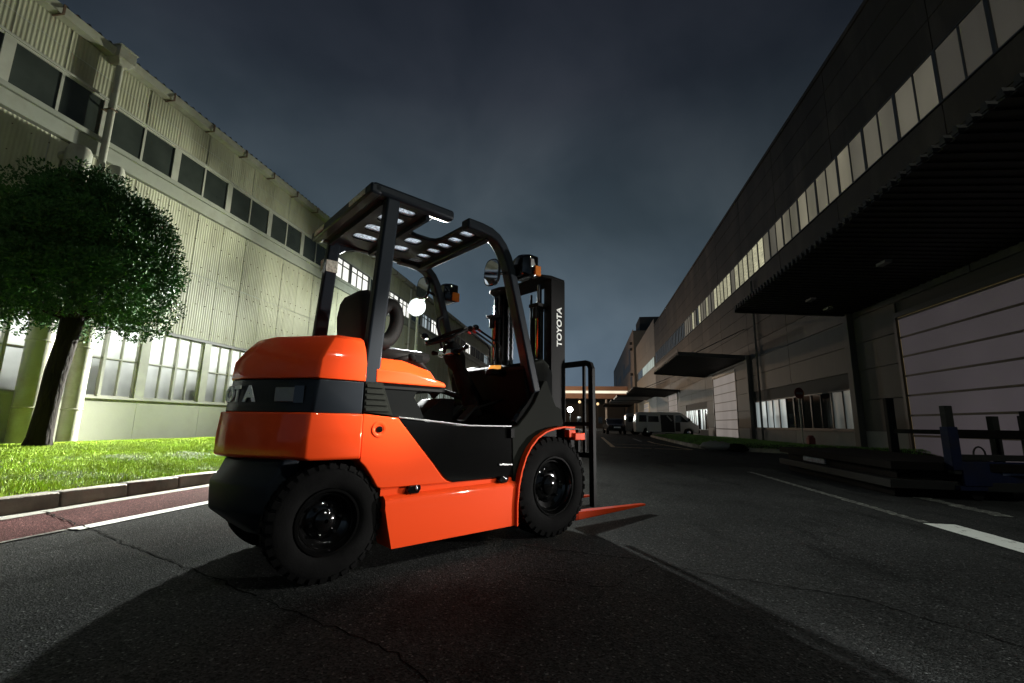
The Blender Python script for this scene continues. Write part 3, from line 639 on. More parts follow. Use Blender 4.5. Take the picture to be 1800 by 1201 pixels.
# window strip: a frame with two panes each
SW = 1.7
sf = MB(); sf.box(-.03, .03, -.055, .055, 9.52, 11.14); sf.box(-.02, .03, SW / 2 - .025, SW / 2 + .025, 9.52, 11.14); sf.box(-.03, .03, .055, SW - .055, 9.52, 9.56); sf.box(-.03, .03, .055, SW - .055, 11.1, 11.14); sf_me = sf.mesh('window_frame', M_black)
def sp(mm):
    q = MB(); q.box(.012, .02, .055, SW / 2 - .025, 9.56, 11.1); return q.mesh('pane', mm)
spm = {k: sp(k_) for k, k_ in dict(lit=M_strip, blind=M_stripA, low=M_stripB, mid=M_stripC, off=M_stripOff).items()}
k = 0; y = 2.5
while y < Yb - SW:
    w = inst('window', sf_me, RF, (0, y, 0))
    for h in (0, 1):
        yy = y + h * SW / 2
        if yy < 12: t = 'low'
        elif yy < 15.5: t = 'mid'
        elif yy < 24.5: t = 'lit' if random.random() < .85 else 'mid'
        elif yy < 39: t = random.choice(['blind', 'blind', 'lit', 'blind', 'mid'])
        elif yy < 46: t = random.choice(['blind', 'mid', 'low', 'off'])
        else: t = 'off'
        inst('pane', spm[t], w, (0, SW / 2 * h + (.0 if h == 0 else -.03), 0))
    y += SW
# roller doors
def roller_door(parent, y0, y1, zt, mm, gap, n, x=0.0):
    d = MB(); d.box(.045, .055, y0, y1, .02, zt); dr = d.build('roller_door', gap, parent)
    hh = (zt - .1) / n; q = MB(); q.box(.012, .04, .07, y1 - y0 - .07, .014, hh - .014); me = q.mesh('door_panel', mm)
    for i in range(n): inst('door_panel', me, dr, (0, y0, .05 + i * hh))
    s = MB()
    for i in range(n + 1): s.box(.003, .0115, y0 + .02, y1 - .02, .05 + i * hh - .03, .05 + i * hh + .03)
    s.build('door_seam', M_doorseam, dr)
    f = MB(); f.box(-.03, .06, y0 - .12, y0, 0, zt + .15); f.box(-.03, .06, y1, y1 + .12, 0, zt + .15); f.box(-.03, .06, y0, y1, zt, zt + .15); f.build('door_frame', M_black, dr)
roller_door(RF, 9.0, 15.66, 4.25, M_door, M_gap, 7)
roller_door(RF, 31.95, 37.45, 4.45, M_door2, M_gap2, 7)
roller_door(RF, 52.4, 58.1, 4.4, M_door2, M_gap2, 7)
# low windows
def low_windows(y0, y1, z0, z1, n, lits):
    w = (y1 - y0) / n
    f = MB(); f.box(-.02, .05, -.05, .05, z0, z1); f.box(-.02, .05, w / 2 - .02, w / 2 + .02, z0, z1); f.box(-.02, .05, .05, w - .05, z0, z0 + .05); f.box(-.02, .05, .05, w - .05, z1 - .05, z1); fm = f.mesh('window_frame', M_black)
    ms = {}
    for i in range(n):
        o = inst('window', fm, RF, (0, y0 + i * w, 0))
        for h in (0, 1):
            t = lits[(2 * i + h) % len(lits)]
            if t not in ms:
                q = MB(); q.box(.02, .03, .05, w / 2 - .02, z0 + .05, z1 - .05); ms[t] = q.mesh('pane', {'g': M_dglass, 'l': M_lowlit, 'd': M_lowdim}[t])
            inst('pane', ms[t], o, (0, 0 if h == 0 else w / 2 - .03, 0))
low_windows(18.35, 28.6, .77, 2.27, 6, 'ddggggglllll')
low_windows(39.6, 47.9, .53, 2.3, 5, 'gdlgldlldl')
m = MB(); m.box(-.06, .03, 18.3, 28.65, .7, .77); m.build('sill', M_black, RF)
# canopies: ribbed deck, edge beams, tie rods
def canopy(y0, y1, xo, zo, zi, pitch, name='canopy'):
    c = MB(); c.hexa([(xo + .05, y0, zo - .16), (-.02, y0, zi - .16), (-.02, y1, zi - .16), (xo + .05, y1, zo - .16)], [(xo + .05, y0, zo - .14), (-.02, y0, zi - .14), (-.02, y1, zi - .14), (xo + .05, y1, zo - .14)])
    cp = c.build(name, M_canopy, RF)
    b = MB(); y = y0
    while y < y1 - pitch * .5:
        z0, z1 = zo - .14, zi - .14
        b.hexa([(xo - .02, y, z0), (-.02, y, z1), (-.02, y + pitch * .5, z1), (xo - .02, y + pitch * .5, z0)], [(xo - .02, y + pitch * .1, z0 + .13), (-.02, y + pitch * .1, z1 + .13), (-.02, y + pitch * .4, z1 + .13), (xo - .02, y + pitch * .4, z0 + .13)])
        b.hexa([(xo - .02, y, z0 - .045), (-.02, y, z1 - .045), (-.02, y + pitch * .45, z1 - .045), (xo - .02, y + pitch * .45, z0 - .045)], [(xo - .02, y, z0 - .02), (-.02, y, z1 - .02), (-.02, y + pitch * .38, z1 - .02), (xo - .02, y + pitch * .38, z0 - .02)])
        y += pitch
    o = b.build('deck_ribs', M_canopy, cp); o['kind'] = 'stuff'
    for ye in (y0, y1):
        e = MB(); e.hexa([(xo, ye - .05, zo - .25), (0, ye - .05, zi - .25), (0, ye + .05, zi - .25), (xo, ye + .05, zo - .25)], [(xo, ye - .05, zo), (0, ye - .05, zi), (0, ye + .05, zi), (xo, ye + .05, zo)]); e.build('edge_beam', M_canopy, cp)
    for yr in ([y0 + .4, y1 - .4] if y1 - y0 > 3 else []):
        e = MB(); e.cyl((-.02, yr, zi + 1.7), (xo * .75, yr, zi + (zo - zi) * .75), .025, 6); e.build('tie_rod', M_canopy, cp)
    return cp
c1 = canopy(3.0, 18.1, -3.97, 5.36, 5.12, .26)
for yy, xx in ((16.9, -1.3), (12.2, -2.2), (15.6, -2.4)):
    q = MB(); q.box(xx - .08, xx + .08, yy - .18, yy + .18, 4.86, 4.93); q.build('canopy_lamp', M_rbase, c1)
c2 = canopy(29.1, 39.9, -4.05, 5.34, 5.06, .4)
e = MB(); e.hexa([(-4.06, 29.1, 5.34), (-4.04, 29.1, 5.34), (-4.04, 39.9, 5.34), (-4.06, 39.9, 5.34)], [(-4.06, 29.1, 5.5), (-4.04, 29.1, 5.5), (-4.04, 39.9, 5.5), (-4.06, 39.9, 5.5)]); e.build('fascia', M_rwall, c2)
canopy(50.6, 60, -4.8, 4.9, 4.6, .5)

# building behind it, with its own lit strip
M_rb2 = mat('tan_panel', (.15, .115, .08), .6, each=.08, var=.12, vscale=.5)
B2 = empty('tan_panel_hall', (9.5, 67.8, 0), 0, 'tan panelled hall behind the grey factory with one lit window strip', 'factory building')
m = MB(); m.box(.05, 14, 0, 26, 0, 16.3); m.build('core', M_core, B2)
for i in range(5):
    for z0, z1 in ((0, 2.3), (2.3, 4.6), (4.6, 7), (7, 9.35), (10.85, 12.7), (12.7, 14.5), (14.5, 16.3)): panel(B2, 0, i * 5.2, i * 5.2 + 5.2, z0, z1, M_rb2)
for i in range(9):
    f = MB(); y = .8 + i * 2.45; f.box(-.02, .009, y - .06, y + 2.39, 9.35, 10.85); w = f.build('window', M_black, B2)
    for h in (0, 1.2): q = MB(); q.box(-.03, -.021, y + .06 + h, y + 1.14 + h, 9.42, 10.78); q.build('pane', M_stripG if i < 6 else M_stripOff, w)
d = MB(); d.box(-.03, .0, 8.6, 15.2, 0, 4.5); dr = d.build('roller_door', M_gap2, B2)
for i in range(6): q = MB(); q.box(-.05, -.032, 8.8, 15.0, .05 + i * .74, .72 + i * .74); q.build('door_panel', M_door2, dr)
def plain_canopy(parent, y0, y1, xo, z): q = MB(); q.box(xo, 0, y0, y1, z, z + .25); return q.build('canopy', M_canopy, parent)
plain_canopy(B2, 2, 12, -5.4, 5.0); plain_canopy(B2, 16, 25, -5.6, 5.1)
# tall office block far down the road
B3 = empty('tan_office_block', (9.5, 98.4, 0), 0, 'tall tan office block with dark window slots at the far end of the right row', 'office building')
m = MB(); m.box(0, 16, 0, 80, 0, 20.8); m.build('wall', M_rb2, B3)
for z in range(1, 17): q = MB(); q.box(-.03, -.004, .1, 79.9, z * 1.25, z * 1.25 + 1.19); q.build('cladding_band', M_rb2, B3)
for (y0, y1, z0, z1) in ((8, 12, 13.2, 18.4), (12, 26, 13.4, 15.2), (26, 31, 13.2, 17), (40, 52, 13.4, 15.4), (62, 70, 13, 17.5), (5, 9, 7.6, 11.6), (52, 60, 9, 12.5), (66, 76, 9, 12.2)):
    f = MB(); f.box(-.06, -.035, y0, y1, z0, z1); w = f.build('window', M_black, B3)
    q = MB(); q.box(-.075, -.062, y0 + .15, y1 - .15, z0 + .15, z1 - .15); q.build('pane', M_black, w)
q = MB(); q.box(1.5, 6, 1, 9, 20.8, 24); q.build('roof_plant_room', M_core, B3)
for z in (11.4, 16.9, 18.2): q = MB(); q.box(-.6, -.08, 2.2, 3, z, z + .5); q.build('wall_box', M_core, B3)
plain_canopy(B3, 2, 18, -6.2, 5.2)

# ------------------------------------------------------------------ walkway bridge across the end of the road
M_bridge = mat('brown_bridge', (.40, .24, .165), .6, var=.15, vscale=.3)
M_bridgelit = lit_pane('lit_bridge_strip', (1, .9, .68), 1.05, .3, .9, 1.1)
BR = empty('footbridge', (0, 116, 0), 0, 'brown enclosed footbridge with a bright strip of light closing the end of the road', 'bridge')
m = MB(); m.box(-45, 9.4, 0, 4, 7.25, 8.55); m.build('lower_girder', M_bridge, BR)
m = MB(); m.box(-45, 9.4, .1, 4, 8.55, 9.2); m.build('light_strip', M_bridgelit, BR)
m = MB(); m.box(-45, 9.4, 0, 4, 9.2, 10.3); m.build('upper_girder', M_bridge, BR)
for i in range(20):
    q = MB(); q.box(-44.5 + i * 2.7, -44.42 + i * 2.7, -.05, 0, 7.25, 8.5); q.build('girder_rib', M_bridge, BR)
for x in (4.25, -9, -22):
    q = MB(); q.cyl((x, 1.5, 0), (x, 1.5, 7.25), .28, 12); q.build('pillar', M_pole, BR, 60)
WALLB = empty('dark_gatehouse', (0, 126, 0), 0, 'dark low building in the shadow under the footbridge', 'building')
m = MB(); m.box(-45, 12, 0, 4, 0, 7.6); m.build('wall', M_core, WALLB)
for x in (-8, -3.4, .2, 2.2):
    q = MB(); q.box(x, x + 1.4, -.05, 0, 1, 3); w = q.build('window', M_black, WALLB); q = MB(); q.box(x + .1, x + 1.3, -.08, -.052, 1.1, 2.9); q.build('pane', M_dglass, w)
q = MB(); q.box(2.9, 3.6, -22, -21.4, 0, 3.6); gb = q.build('gate_post', M_rwall); tag(gb, 'grey gate post beside the white footbridge pillar', 'gate post')
# warm lanterns under the bridge
M_lantern = mat('lit_lantern', (1, .8, .5), .5, emit=(1, .72, .38), estr=.9)
for i, (x, y, z, lab) in enumerate(((-2.0, 100, 5.6, 'warm lit lantern near the bright far street lamp'), (1.9, 104, 5.4, 'small warm lit lantern hanging near the white bridge pillar'))):
    o = empty('lantern', (x, y, 0), 0, lab, 'lamp', 'lanterns below the footbridge')
    q = MB(); q.cyl((0, 0, 0), (0, 0, z - .3), .05, 8); q.build('pole', M_black, o)
    q = MB(); q.ball((0, 0, z), .3, 1, 1, 1.1); q.build('globe', M_lantern, o, 180)
FL = empty('far_street_lamp', (-3.6, 88.6, 0), 0, 'far street lamp glaring white low beside the mast', 'street lamp')
q = MB(); q.cyl((0, 0, 0), (0, 0, 3.3), .07, 8); q.build('pole', M_black, FL)
q = MB(); q.ball((0, 0, 3.6), .5); q.build('globe', mat('far_lamp_globe', (1, 1, 1), .4, emit=(.92, 1, .98), estr=40), FL, 180)
# sky-lit trees beyond the corrugated factory end
# ------------------------------------------------------------------ vehicles
M_vanw = mat('white_van_paint', (.38, .37, .34), .3, coat=.5)
M_vand = mat('grey_van_paint', (.16, .15, .14), .3, coat=.5)
M_card = mat('black_car_paint', (.02, .02, .02), .25, coat=.7)
M_rubber = mat('rubber', (.0055, .0055, .0055), .9, spec=.05, var=.3, vscale=12, bump=.15, bscale=90)
M_chrome = mat('chrome', (.5, .5, .5), .2, metal=1)
M_headlamp = mat('headlamp_glass', (.6, .6, .6), .1, coat=1)
M_interiorblack = mat('van_interior', (.012, .01, .01), .8)
def van(name, loc, rz, label, paint, door_open, s=1.0):
    o = empty(name, loc, rz, label, 'van')
    body = [(-2.35, .32), (-2.38, 1.0), (-2.3, 1.72), (-2.1, 1.86), (.9, 1.88), (1.15, 1.8), (1.95, 1.1), (2.28, .9), (2.36, .55), (2.33, .3), (1.98, .28), (1.9, .55), (1.62, .7), (1.3, .58), (1.2, .26), (-1.05, .26), (-1.15, .58), (-1.45, .7), (-1.75, .58), (-1.85, .28)]
    m = MB(); m.prism(body, -.84, .84); m.build('body', paint, o, None, .05)
    for y0, y1 in ((-.853, -.842), (.842, .853)):
        q = MB(); q.prism([(-2.15, 1.1), (-2.1, 1.62), (-.75, 1.62), (-.6, 1.1)], y0, y1); q.build('side_window', M_dglass, o)
        q = MB(); q.prism([(.62, 1.12), (.66, 1.62), (1.02, 1.64), (1.62, 1.12)], y0, y1); q.build('side_window', M_dglass, o)
    q = MB(); q.hexa([(1.3, -.72, 1.66), (1.92, -.76, 1.14), (1.94, -.76, 1.16), (1.32, -.72, 1.68)], [(1.3, .72, 1.66), (1.92, .76, 1.14), (1.94, .76, 1.16), (1.32, .72, 1.68)]); q.build('windscreen', M_dglass, o)
    if door_open:
        q = MB(); q.prism([(-.5, .34), (-.5, 1.66), (.5, 1.66), (.56, .34)], -.862, -.846); q.build('dark_opening_sheet', M_interiorblack, o)  # solid dark sheet on the side, painted as the shaded inside
        q = MB(); q.prism([(-1.55, .36), (-1.55, 1.66), (-.52, 1.66), (-.46, .36)], -.93, -.87); dd = q.build('sliding_door', paint, o, None, .02)
        q = MB(); q.prism([(-1.45, 1.1), (-1.42, 1.55), (-.68, 1.55), (-.62, 1.1)], -.937, -.931); q.build('window', M_dglass, dd)
        q = MB(); q.tube([(.0, -.87, 1.6), (.35, -.87, 1.2)], .05, 6); q.build('seat_belt', M_vanw, o)
        q = MB(); q.prism([(.52, .4), (.55, 1.1), (.9, 1.1), (.9, .4)], -1.25, -1.2); q.build('front_door', M_interiorblack, o)
    for x in (-1.45, 1.6):
        for y in (-.8, .8):
            q = MB(); q.lathe([(.2, -.09), (.28, -.1), (.32, -.07), (.32, .07), (.28, .1), (.2, .09)], 20, (x, y * .97, .32)); w = q.build('wheel', M_rubber, o, 40)
            q = MB(); q.lathe([(.19, -.05), (.2, .05), (.12, .1), (.03, .1)] if y > 0 else [(.03, -.1), (.12, -.1), (.2, -.05), (.19, .05)], 16, (x, y * .97, .32)); q.build('hubcap', M_chrome, w, 40)
    for y in (-.6, .6):
        q = MB(); q.box(2.26, 2.37, y - .17, y + .17, .72, .92); q.build('headlight', M_headlamp, o, None, .02)
        q = MB(); q.box(1.55, 1.7, y * 1.6 - .1, y * 1.6 + .1, 1.18, 1.4); q.build('wing_mirror', M_card, o, None, .02)
    q = MB(); q.box(2.3, 2.42, -.8, .8, .3, .52); q.build('bumper', M_card if paint is not M_vanw else M_rubber, o, None, .03)
    o.scale = (s, s, s)
    return o
van('parked_van', (5.95, 38.4, 0), R(2), 'white van with its side door open by the roller door', M_vanw, True)
van('parked_van', (5.55, 43.5, 0), R(2), 'dark grey van standing behind the white van in the shade', M_vand, False)
CR = empty('parked_car', (2.3, 45, 0), R(95), 'black parked car beyond the vans at the roadside', 'car')
m = MB(); m.prism([(-2.1, .3), (-2.15, .8), (-1.5, .9), (-.9, 1.38), (.5, 1.4), (1.2, .92), (2.05, .78), (2.15, .4), (2.1, .25)], -.82, .82); m.build('body', M_card, CR, None, .06)
for y in (-.83, .83): q = MB(); q.prism([(-1.2, .92), (-.8, 1.3), (.45, 1.32), (.95, .92)], y - .008, y + .008); q.build('side_window', M_dglass, CR)
for x in (-1.35, 1.35):
    for y in (-.78, .78): q = MB(); q.lathe([(.1, -.1), (.3, -.1), (.3, .1), (.1, .1)], 16, (x, y, .3)); q.build('wheel', M_rubber, CR, 40)
q = MB(); q.box(-2.19, -2.15, -.3, .3, .55, .68); q.build('number_plate', M_pole, CR)
for y in (-.62, .62): q = MB(); q.box(-2.18, -2.12, y - .15, y + .15, .66, .78); q.build('tail_light', M_rust, CR)

# ------------------------------------------------------------------ things along the right kerb
M_red_s = mat('red_sign', (.16, .03, .025), .6); M_bluepaint = mat('blue_trolley_paint', (.006, .009, .026), .7, spec=.08, var=.2, vscale=3, dirt=(.02, .015, .01), dscale=5)
M_darkwood = mat('dark_steel_frame', (.005, .004, .0035), .85, spec=.05, var=.3, vscale=5); M_greysteel = mat('grey_steel', (.014, .014, .013), .7, spec=.08, var=.2, vscale=4)
M_plank = mat('timber_plank', (.16, .12, .06), .7, var=.3, vscale=2, stretch=(3, .5, 3)); M_label = mat('faded_label', (.09, .10, .15), .6, var=.8, vscale=25)
sg = empty('road_sign', (9.0, 21.7, .16), R(20), 'round red sign on a thin pale pole in front of the low windows', 'road sign')
q = MB(); q.cyl((0, 0, -.1), (0, 0, 2.35), .03, 8); q.build('pole', M_frame, sg)
q = MB(); q.lathe([(.02, -.045), (.24, -.045), (.24, -.033), (.02, -.033)], 28, (0, 0, 2.15)); q.build('disc', M_red_s, sg)
q = MB(); q.box(-.16, .16, -.052, -.046, 2.1, 2.19); q.build('sign_bar', M_rbase, sg)
fx = empty('red_hydrant', (9.1, 21.2, .16), 0, 'small red hydrant box at the foot of the sign pole', 'hydrant')
q = MB(); q.box(-.13, .13, -.13, .13, 0, .28); q.build('body', M_red_s, fx, None, .03)
q = MB(); q.ball((0, 0, .3), .12, 1, 1, .6); q.build('cap', M_red_s, fx, 180)
# stack of low steel platforms
ST = empty('platform_stack', (3.7, 8.3, 0), R(-2.5), 'low stack of dark steel platforms lying at the road edge', 'pallet stack')
for nm, x0, x1, y0, y1, z0, z1, mm in (('base_frame', .08, 1.3, -1.75, 1.72, 0, .11, M_darkwood), ('middle_platform', -.03, 1.4, -1.9, 1.88, .11, .215, M_greysteel), ('spacer_frame', .1, 1.3, -1.8, 1.75, .215, .33, M_darkwood), ('top_platform', .0, 1.4, -1.9, 1.92, .33, .43, M_darkwood)):
    q = MB(); q.box(x0, x1, y0, y1, z0, z1); q.build(nm, mm, ST, None, .008)
q = MB(); q.box(.072, .098, .1, .95, .235, .315); q.build('faded_label', M_label, ST)
# stake post, rail, planks
po = empty('steel_stake', (5.85, 10.2, 0), 0, 'upright steel stake beside the platform stack joined to a long rail', 'post')
q = MB(); q.box(-.07, .07, -.05, .05, 0, 1.42); q.build('post', M_greysteel, po, None, .008)
q = MB(); q.hexa([(.0, -.03, .74), (-.0, .03, .74), (0.9, -2.6, .74), (.86, -2.64, .74)], [(.0, -.03, .82), (-.0, .03, .82), (0.9, -2.6, .82), (.86, -2.64, .82)]); q.build('rail', M_greysteel, po)
pk = empty('plank_pile', (6.4, 9.6, 0), R(-64), 'low pile of pale timber planks behind the blue trolley', 'planks')
for i in range(3):
    for j in range(3):
        q = MB(); q.box(-1.5 + random.uniform(-.1, .1), 1.5 + random.uniform(-.1, .1), -.3 + j * .21, -.1 + j * .21, i * .1, i * .1 + .085); q.build('plank', M_plank, pk)
# blue stake trolley at the right edge
TRO = empty('blue_trolley', (4.25, 6.35, 0), R(9), 'dark blue steel stake trolley standing at the right edge', 'trolley')
for x, y, h, mm in ((0, 0, 1.1, M_greysteel), (.95, .0, 1.05, M_greysteel), (1.05, .12, 1.0, M_greysteel), (1.9, 0, 1.05, M_greysteel), (1.05, .5, 1.0, M_greysteel), (1.9, .5, 1.0, M_greysteel)):
    q = MB(); q.box(x - .045, x + .045, y - .04, y + .04, .3, h); q.build('stake', mm, TRO, None, .006)
q = MB(); q.box(-.06, .06, -.055, .055, .35, .85); q.build('corner_sleeve', M_bluepaint, TRO, None, .006)
for z0, z1, y0, mm in ((.72, .82, 0, M_darkwood), (.46, .53, -.02, M_greysteel)):
    q = MB(); q.box(-.05, 1.95, y0 - .03, y0 + .03, z0, z1); q.build('side_rail', mm, TRO, None, .006)
q = MB(); q.box(.05, 1.95, -.05, -.02, .17, .45); pn = q.build('side_panel', M_bluepaint, TRO, None, .006)
q = MB(); q.box(.5, 1.15, -.056, -.051, .3, .345); q.build('faded_label', M_label, pn)
q = MB(); q.box(.0, 1.95, -.04, .6, .12, .17); q.build('deck', M_bluepaint, TRO)
q = MB(); q.tube([(.32 + .07 * math.cos(t), 0, .53 + .09 * math.sin(t)) for t in np.linspace(0, math.pi, 9)], .01, 6); q.build('hoop', M_greysteel, TRO)
for x in (.25, 1.7):
    for y in (.05, .5): q = MB(); q.lathe([(.02, -.03), (.08, -.03), (.08, .03), (.02, .03)], 16, (x, y, .08)); q.build('castor', M_rubber, TRO, 40)
# bundle on the kerb
BG = empty('tarpaulin_bundle', (4.5, 16.85, 0), R(-25), 'grey tarpaulin bundle with a dark sack dumped on the kerb', 'bundle')
def lump(c, s, seed, mm, nm):
    rnd = random.Random(seed); q = MB(); q.ball(c, 1, s[0], s[1], s[2], 14, 9)
    q.v = [(x + rnd.uniform(-.03, .03), y + rnd.uniform(-.03, .03), max(0, z + rnd.uniform(-.03, .03))) for x, y, z in q.v]; q.build(nm, mm, BG, 60)
lump((-.25, 0, .16), (.5, .25, .17), 1, M_rbase, 'grey_sheet'); lump((.42, .05, .1), (.34, .25, .15), 2, M_darkwood, 'dark_sack')
# ================================================================== forklift
M_orange = mat('orange_paint', (.80, .066, .011), .5, coat=.45, spec=.05)
M_navy = mat('charcoal_paint', (.012, .0155, .02), .45, coat=.05, spec=.09)
M_band = mat('charcoal_band', (.010, .013, .017), .4, coat=.15, spec=.1)
M_blackgloss = mat('black_gloss', (.003, .003, .003), .1, coat=.5, spec=.4)
M_plastic = mat('black_plastic', (.006, .0065, .0065), .7, spec=.012, bump=.1, bscale=300, bdist=.001)
M_graypl = mat('grey_plastic', (.012, .013, .011), .7, spec=.025, bump=.1, bscale=300, bdist=.001)
M_matte = mat('black_steel', (.006, .006, .006), .6, spec=.07)
M_vinyl = mat('black_vinyl', (.009, .0085, .008), .55, spec=.07, bump=.25, bscale=140, bdist=.002)
M_letter = mat('silver_lettering', (.85, .86, .85), .45)
M_wlet = mat('white_lettering', (.75, .75, .72), .5)
M_silver = mat('bright_steel', (.62, .63, .63), .25, metal=1)
M_lensg = mat('grey_reflector', (.13, .13, .13), .35, coat=.6, bump=.4, bscale=160, bdist=.003)
M_sticker = mat('pale_sticker', (.38, .37, .3), .5, var=.6, vscale=60)
M_mirror = mat('mirror_glass', (.9, .9, .9), .03, metal=1)
M_amber = mat('amber_lens', (.40, .11, .012), .5, spec=.1)
M_amberlit = mat('lit_amber_lens', (.9, .4, .05), .3, emit=(1, .42, .08), estr=.8)
M_redl = mat('red_paint', (.4, .03, .02), .45)
M_lampglass = mat('lamp_glass', (.5, .5, .48), .08, coat=1, metal=.5)
M_roofpane = translucent('clear_roof_pane', (.8, .85, .92), .12, 1)
M_chain = mat('chain_steel', (.25, .27, .3), .35, metal=1)
FK = empty('forklift', (-.2676, 3.4643, 0), R(51), 'orange and charcoal counterbalance forklift truck standing on the asphalt', 'forklift')
Wd = 1.08
SIDES = (lambda v: v, lambda v: Wd - v)
def rng(f, a, b): p, q = f(a), f(b); return (min(p, q), max(p, q))
# ---- counterweight
def plan(side, rear, uf=-1.478, z=0, n=1):
    """outline of the counterweight seen from above; side / rear are insets"""
    near = [(uf, side), (-1.750 + rear * .75, side), (-1.772 + rear * .8, side + .016), (-1.83 + rear * .9, .11 + side * .6), (-2.02 + rear, .40)]
    far = [(u, Wd - v) for u, v in reversed(near)]
    return [(u, v, z) for u, v in near + [(-2.05 + rear, Wd / 2)] + far]
m = MB(); m.loft([plan(.012, .03, z=.60), plan(.0, -.01, z=.612), plan(.0, -.01, z=.72), plan(.0, .0, z=.836)]); m.build('counterweight', M_orange, FK, None, .012, segs=3)
m = MB(); m.loft([plan(.012, .02, -1.482, z=.836), plan(.012, .04, -1.482, z=1.01)]); band = m.build('counterweight_band', M_band, FK, None, .006)
m = MB(); m.loft([plan(.0, .03, z=1.012), plan(.0, .04, z=1.11), plan(.022, .09, -1.48, z=1.185), plan(.05, .14, -1.484, z=1.242), plan(.075, .17, -1.49, z=1.259), plan(.16, .27, -1.5, z=1.265)]); m.build('counterweight_top', M_orange, FK, None, .014, segs=3)
# lettering along the rear of the band
def plan_at(v, rear):
    P = [(-1.83 + rear * .9, .11), (-2.02 + rear, .40), (-2.05 + rear, Wd / 2), (-2.02 + rear, Wd - .40), (-1.83 + rear * .9, Wd - .11)]
    for (u0, v0), (u1, v1) in zip(P, P[1:]):
        if v0 <= v <= v1:
            t = (v - v0) / (v1 - v0); return u0 + (u1 - u0) * t, math.atan2(u1 - u0, v1 - v0)
lets = {}
for i, ch in enumerate('TOYOTA'):
    v = .557 + (2.5 - i) * .083
    u, a = plan_at(v, .028)
    if ch not in lets: lets[ch] = text_mesh(ch, .115, .003, .004, .92); lets[ch].materials.append(M_letter)
    o = link(bpy.data.objects.new('letter', lets[ch])); o.parent = band
    X = Vector((-math.sin(a), -math.cos(a), 0)); Z = Vector((-math.cos(a), math.sin(a), 0)); Y = Vector((0, 0, 1))
    o.matrix_local = Matrix.Translation(Vector((u, v, .927)) + Z * .004) @ Matrix((X, Y, Z)).transposed().to_4x4()
for vv in (.155, Wd - .155):
    u, a = plan_at(vv, .028); X = Vector((-math.sin(a), -math.cos(a), 0)); Z = Vector((-math.cos(a), math.sin(a), 0))
    def PT(s, z, d): p = Vector((u, vv, 0)) + X * s + Z * d; return (p.x, p.y, z)
    s_ = 1 if vv < .5 else -1
    q = MB(); q.hexa([PT(-.07, .89, .004), PT(.05, .89, .004), PT(.05, .89, -.03), PT(-.07, .89, -.03)], [PT(-.07, .965, .004), PT(.05, .965, .004), PT(.05, .965, -.03), PT(-.07, .965, -.03)]); q.build('reflector', M_lensg, FK, None, .004)
    q = MB(); q.hexa([PT(.05 if s_ > 0 else -.11, .885, .003), PT(.11 if s_ > 0 else -.07, .885, .003), PT(.11 if s_ > 0 else -.07, .885, -.03), PT(.05 if s_ > 0 else -.11, .885, -.03)], [PT(.05 if s_ > 0 else -.11, .972, .003), PT(.11 if s_ > 0 else -.07, .972, .003), PT(.11 if s_ > 0 else -.07, .972, -.03), PT(.05 if s_ > 0 else -.11, .972, -.03)]); q.build('lamp_recess', M_blackgloss, FK)
# ---- rear bumper and chassis
def rp(side, rear, z, uf): 
    near = [(uf, side + .14), (-1.80 + rear, side + .13), (-1.93 + rear, .34 + side * .4), (-1.98 + rear, Wd / 2)]
    return [(u, v, z) for u, v in near + [(u, Wd - v) for u, v in reversed(near[:-1])]]
m = MB(); m.loft([rp(.12, .12, .19, -1.74), rp(.04, .01, .27, -1.74), rp(.0, -.075, .34, -1.74), rp(.0, -.085, .48, -1.74), rp(.0, -.045, .53, -1.74), rp(.0, -.02, .599, -1.74)]); m.build('rear_bumper', M_navy, FK, None, .012)
m = MB(); m.box(-1.74, .1, .22, Wd - .22, .16, .598); m.build('chassis', M_matte, FK, None, .01)
m = MB(); m.box(-1.74, -1.3, .2, Wd - .2, .22, .34); m.build('steer_axle', M_matte, FK)
m = MB(); m.box(-1.80, -1.735, .16, Wd - .16, .3, .598); m.build('rear_bulkhead', M_matte, FK)
